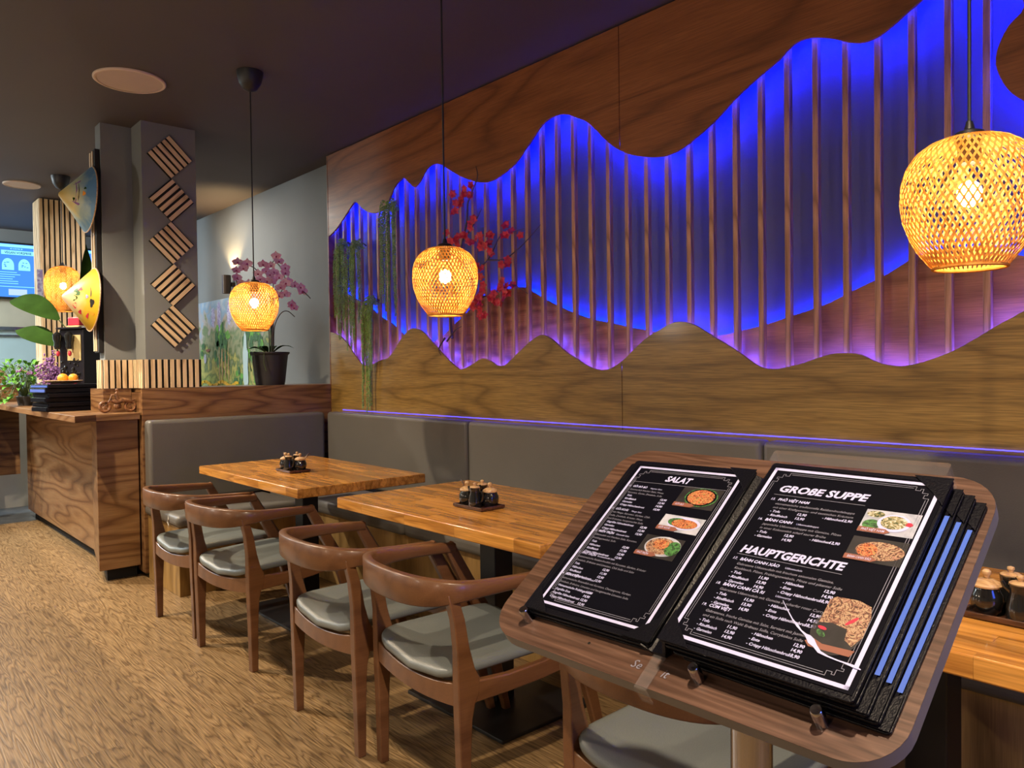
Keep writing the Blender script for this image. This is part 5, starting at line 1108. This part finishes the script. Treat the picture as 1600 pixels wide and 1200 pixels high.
lo = bpy.data.objects.new('sconce_light', l); COL.objects.link(lo); lo.location = (-7.12, 2.785, 2.19); lo.rotation_euler = (PI, 0, 0)

rng = random.Random(11)
t = thing('potted_orchid', 'pink orchid in a tapered anthracite pot on the wooden ledge', 'plant', (-5.34, 2.395, 1.181))
MB().mat('pot').lathe([(0.001, 0), (0.100, 0), (0.105, 0.02), (0.128, 0.215), (0.140, 0.228), (0.140, 0.238), (0.128, 0.238), (0.122, 0.20), (0.001, 0.20)], n=40).build('pot', t)
MB().mat('paper_grey').lathe([(0.011, 0), (0.014, 0)], (0, 0, 0), 20, 'X', cap=False).build('emblem', t, loc=(0.105, -0.050, 0.145), rot=(0, 0, -0.45))
for a, L, dz in ((-1.9, 0.17, -0.01), (-0.9, 0.15, 0.01), (0.6, 0.20, 0.0), (2.4, 0.16, 0.02), (-2.6, 0.18, 0.0)):
    m_ = MB().mat('leaf'); leaf_blade(m_, (0.03*math.cos(a), 0.03*math.sin(a), 0.235), (math.cos(a)*L, math.sin(a)*L, 0.25+dz), 0.055, 0.22, 9); m_.build('leaf', t, angle=80)
for a in (-1.3, -1.6, -0.7):
    MB().mat('green_stem').tube([(0.10*math.cos(a), 0.10*math.sin(a), 0.235), (0.14*math.cos(a), 0.14*math.sin(a), 0.24), (0.150*math.cos(a), 0.150*math.sin(a), 0.16), (0.145*math.cos(a+.1), 0.145*math.sin(a+.1), 0.10)], 0.003, 5).build('aerial_root', t)
def orchid_bloom(c, nrm, s):
    c = Vector(c); n_ = Vector(nrm).normalized(); a0 = n_.cross(Vector((0, 0, 1))).normalized(); b0_ = a0.cross(n_)
    m_ = MB().mat('pink_petal')
    for k_, (ang, L, w_) in enumerate([(90, 1.0, 0.75), (210, 0.95, 0.7), (330, 0.95, 0.7), (12, 1.05, 1.15), (168, 1.05, 1.15)]):
        d = a0*math.cos(math.radians(ang))+b0_*math.sin(math.radians(ang)); leaf_blade(m_, tuple(c), tuple(c+d*s*L+n_*s*0.12), s*w_, 0.06, 5, tuple(n_), 0.03)
    o_ = m_.build('blossom', t, angle=80)
    m2 = MB().mat('orchid_lip'); q = c+n_*s*0.15-b0_*s*0.12; m2.ball(tuple(q), s*0.17, 8, (1, 1, 1.3)); m2.build('lip', o_)
view = Vector((5.3, -2.3, 0))
stems = [[(0.0, 0.0, 0.23), (-0.02, 0.0, 0.50), (-0.02, -0.04, 0.74), (0.0, -0.10, 0.84), (0.02, -0.19, 0.84), (0.03, -0.25, 0.78), (0.03, -0.24, 0.70)],
         [(0.02, 0.02, 0.23), (0.02, 0.02, 0.55), (0.02, 0.03, 0.78), (0.02, 0.03, 0.90), (0.03, 0.08, 0.86), (0.04, 0.11, 0.78)],
         [(0.03, 0.0, 0.23), (0.04, 0.02, 0.50), (0.04, 0.09, 0.70), (0.05, 0.17, 0.72), (0.06, 0.24, 0.69), (0.06, 0.30, 0.64)],
         [(0.0, 0.03, 0.23), (0.0, 0.04, 0.42), (0.02, 0.08, 0.52), (0.03, 0.13, 0.54), (0.04, 0.18, 0.50)]]
for P in stems: MB().mat('stem').tube(smooth_curve(P, 5), 0.0035, 6).build('flower_stem', t)
bl = [(0.044, -0.243, 0.864), (0.036, -0.171, 0.864), (0.054, -0.207, 0.826), (0.039, -0.252, 0.808), (0.034, -0.248, 0.757), (0.054, -0.225, 0.722), (0.085, 0.027, 0.929), (0.078, 0.045, 0.894), (0.076, 0.095, 0.851), (0.043, 0.108, 0.817), (0.062, -0.005, 0.860), (0.047, -0.059, 0.864), (0.040, -0.036, 0.821), (0.036, 0.027, 0.817), (0.043, -0.081, 0.757), (0.086, -0.045, 0.739), (0.080, -0.095, 0.713), (0.078, -0.063, 0.696), (0.078, -0.185, 0.713), (0.042, -0.144, 0.701), (0.049, 0.000, 0.752), (0.068, 0.063, 0.705), (0.074, 0.009, 0.662), (0.081, 0.045, 0.644), (0.083, 0.095, 0.739), (0.035, 0.135, 0.757), (0.066, 0.171, 0.731), (0.070, 0.216, 0.718), (0.060, 0.234, 0.688), (0.041, 0.117, 0.662), (0.058, 0.144, 0.588), (0.035, 0.176, 0.567), (0.086, 0.081, 0.657), (0.082, -0.027, 0.791), (0.063, -0.104, 0.795), (0.048, 0.063, 0.782)]
for c_ in bl:
    orchid_bloom(c_, view.normalized()+Vector((rng.uniform(-.4, .4), rng.uniform(-.6, .6), rng.uniform(-.3, .3))), rng.uniform(0.034, 0.046))

# ================================================================ HANGING GREENERY on the mural
def strand(mb, P, r0, rng, dens=0.0055):
    P = smooth_curve(P, 8); L = 0; pts = [Vector(P[0])]
    acc = 0
    for a, b in zip(P[:-1], P[1:]):
        a = Vector(a); b = Vector(b); l_ = (b-a).length; steps = max(1, int(l_/dens))
        for i in range(steps): pts.append(a+(b-a)*(i+1)/steps)
    n = len(pts)
    for i, p in enumerate(pts):
        f = i/n; rr = r0*(1.0-0.5*f)
        for k_ in range(4):
            a = rng.uniform(0, 2*PI); d = Vector((math.cos(a), math.sin(a), rng.uniform(-0.9, 0.1))).normalized()
            L_2 = rr*rng.uniform(0.8, 1.25); w_ = 0.0034; s = d.cross(Vector((0, 0, 1))).normalized()*w_; u = s.cross(d).normalized()*w_
            q = p+d*L_2*0.5; e = p+d*L_2
            mb.add([tuple(p), tuple(q+s), tuple(q+u), tuple(q-s), tuple(q-u), tuple(e)], [(0, 1, 2), (0, 2, 3), (0, 3, 4), (0, 4, 1), (5, 2, 1), (5, 3, 2), (5, 4, 3), (5, 1, 4)])
rng = random.Random(21)
clumps = [('leftmost clump of hanging grey-green sedum in front of the mural slats', [(-4.80, 2.17, [(-4.90, 1.66), (-4.86, 1.50), (-4.82, 1.62), (-4.78, 1.56)])]),
          ('second clump of hanging grey-green sedum, between the leftmost and the low one', [(-4.60, 2.14, [(-4.72, 1.42), (-4.66, 1.50), (-4.62, 1.47), (-4.58, 1.60)])]),
          ('highest clump of hanging sedum, spilling from the upper wavy panel', [(-4.19, 2.33, [(-4.27, 1.72), (-4.23, 1.66), (-4.19, 1.64), (-4.15, 1.78), (-4.10, 1.62)])]),
          ('lowest clump of hanging sedum, reaching down to the bench backrest', [(-4.42, 1.74, [(-4.50, 1.20), (-4.47, 1.02), (-4.44, 1.22), (-4.51, 0.995), (-4.40, 1.28)])])]
for lab, cl in clumps:
    x0, z0, ends = cl[0]
    t = thing('hanging_sedum', lab, 'plant', (x0, 2.738, z0), 0, 'hanging sedum clumps on the mural')
    MB().mat('stem').tube([(-0.03, 0.05, 0.0), (0, 0.0, 0.012), (0.03, -0.015, 0.0)], 0.004, 6).build('root_stem', t)
    for (ex, ez) in ends:
        for rep in range(2):
            dx = ex-x0+rng.uniform(-.012, .012); dz = ez-z0+rng.uniform(0, .10)*rep; yy = rng.uniform(-0.065, -0.03)
            m_ = MB().mat('sedum')
            strand(m_, [(dx*0.25, 0.01, -0.02), (dx*0.6, yy*0.8, 0.035*rng.uniform(-0.6, 1.2)), (dx*0.9, yy, -0.06), (dx+rng.uniform(-.015, .015), yy, dz*0.5), (dx, yy, dz)], 0.016, rng)
            m_.build('strand', t, smooth=False)

# ================================================================ RED BLOSSOM BRANCH
rng = random.Random(8)
t = thing('blossom_branch', 'dark branch with crimson blossoms fixed in front of the mural slats', 'branch', (-3.58, 2.735, 1.50))
def at(px, pz, y=2.70): return (px+3.58, y-2.735, pz-1.50)
br = [[at(-3.62, 1.46, 2.755), at(-3.56, 1.60), at(-3.50, 1.78), at(-3.46, 1.95), at(-3.40, 2.10), at(-3.38, 2.22), at(-3.30, 2.33), at(-3.31, 2.40)],
      [at(-3.52, 1.72), at(-3.38, 1.80), at(-3.22, 1.87), at(-3.12, 1.98), at(-3.06, 1.99), at(-2.92, 2.00)],
      [at(-3.22, 1.87), at(-3.08, 1.86), at(-2.93, 1.92), at(-2.80, 2.0)],
      [at(-3.50, 1.78), at(-3.56, 1.90), at(-3.58, 2.02)],
      [at(-3.54, 1.62), at(-3.38, 1.66), at(-3.20, 1.68), at(-3.03, 1.72), at(-2.90, 1.66)],
      [at(-3.42, 2.02), at(-3.34, 2.08), at(-3.26, 2.16)], [at(-3.54, 1.85), at(-3.68, 1.95), at(-3.80, 1.93)], [at(-3.62, 1.46), at(-3.68, 1.40), at(-3.66, 1.36)], [at(-3.60, 1.44), at(-3.52, 1.50), at(-3.46, 1.52)]]
for i, P in enumerate(br):
    P = smooth_curve(P, 4); n_ = len(P); MB().mat('stem').tube(P, [0.009*(1-0.75*j/n_)*(1 if i == 0 else 0.65) for j in range(n_)], 6).build('twig', t)
def cluster(cx, cz, s, cnt):
    mb = MB().mat('red_petal')
    for i in range(cnt):
        c = Vector(at(cx+rng.uniform(-s, s), cz+rng.uniform(-s, s), 2.69+rng.uniform(-.03, .02))); nn = Vector((rng.uniform(-.2, .8), -1, rng.uniform(-.5, .5))).normalized()
        a0 = nn.cross(Vector((0, 0, 1))).normalized(); b0_ = a0.cross(nn)
        for k_ in range(5):
            an = 2*PI*k_/5+i; d = a0*math.cos(an)+b0_*math.sin(an); leaf_blade(mb, tuple(c), tuple(c+d*0.026+nn*0.006), 0.023, 0.15, 3, tuple(nn), 0.1)
    mb.build('blossom_cluster', t, angle=80)
for cx, cz, s, c_ in ((-3.45, 2.22, 0.055, 9), (-3.37, 2.27, 0.04, 6), (-3.52, 2.02, 0.045, 7), (-3.40, 2.03, 0.05, 6), (-3.34, 2.09, 0.03, 4), (-3.60, 1.92, 0.05, 6), (-3.50, 1.89, 0.05, 7), (-3.22, 1.96, 0.065, 12), (-3.05, 2.0, 0.035, 5), (-3.08, 1.86, 0.04, 5), (-3.28, 1.80, 0.055, 8), (-3.24, 1.72, 0.03, 3), (-3.13, 1.66, 0.06, 12), (-3.05, 1.70, 0.04, 6), (-3.30, 1.63, 0.05, 8), (-3.28, 1.57, 0.04, 5), (-3.35, 1.69, 0.04, 4), (-2.90, 1.97, 0.015, 1)):
    cluster(cx, cz, s, c_)
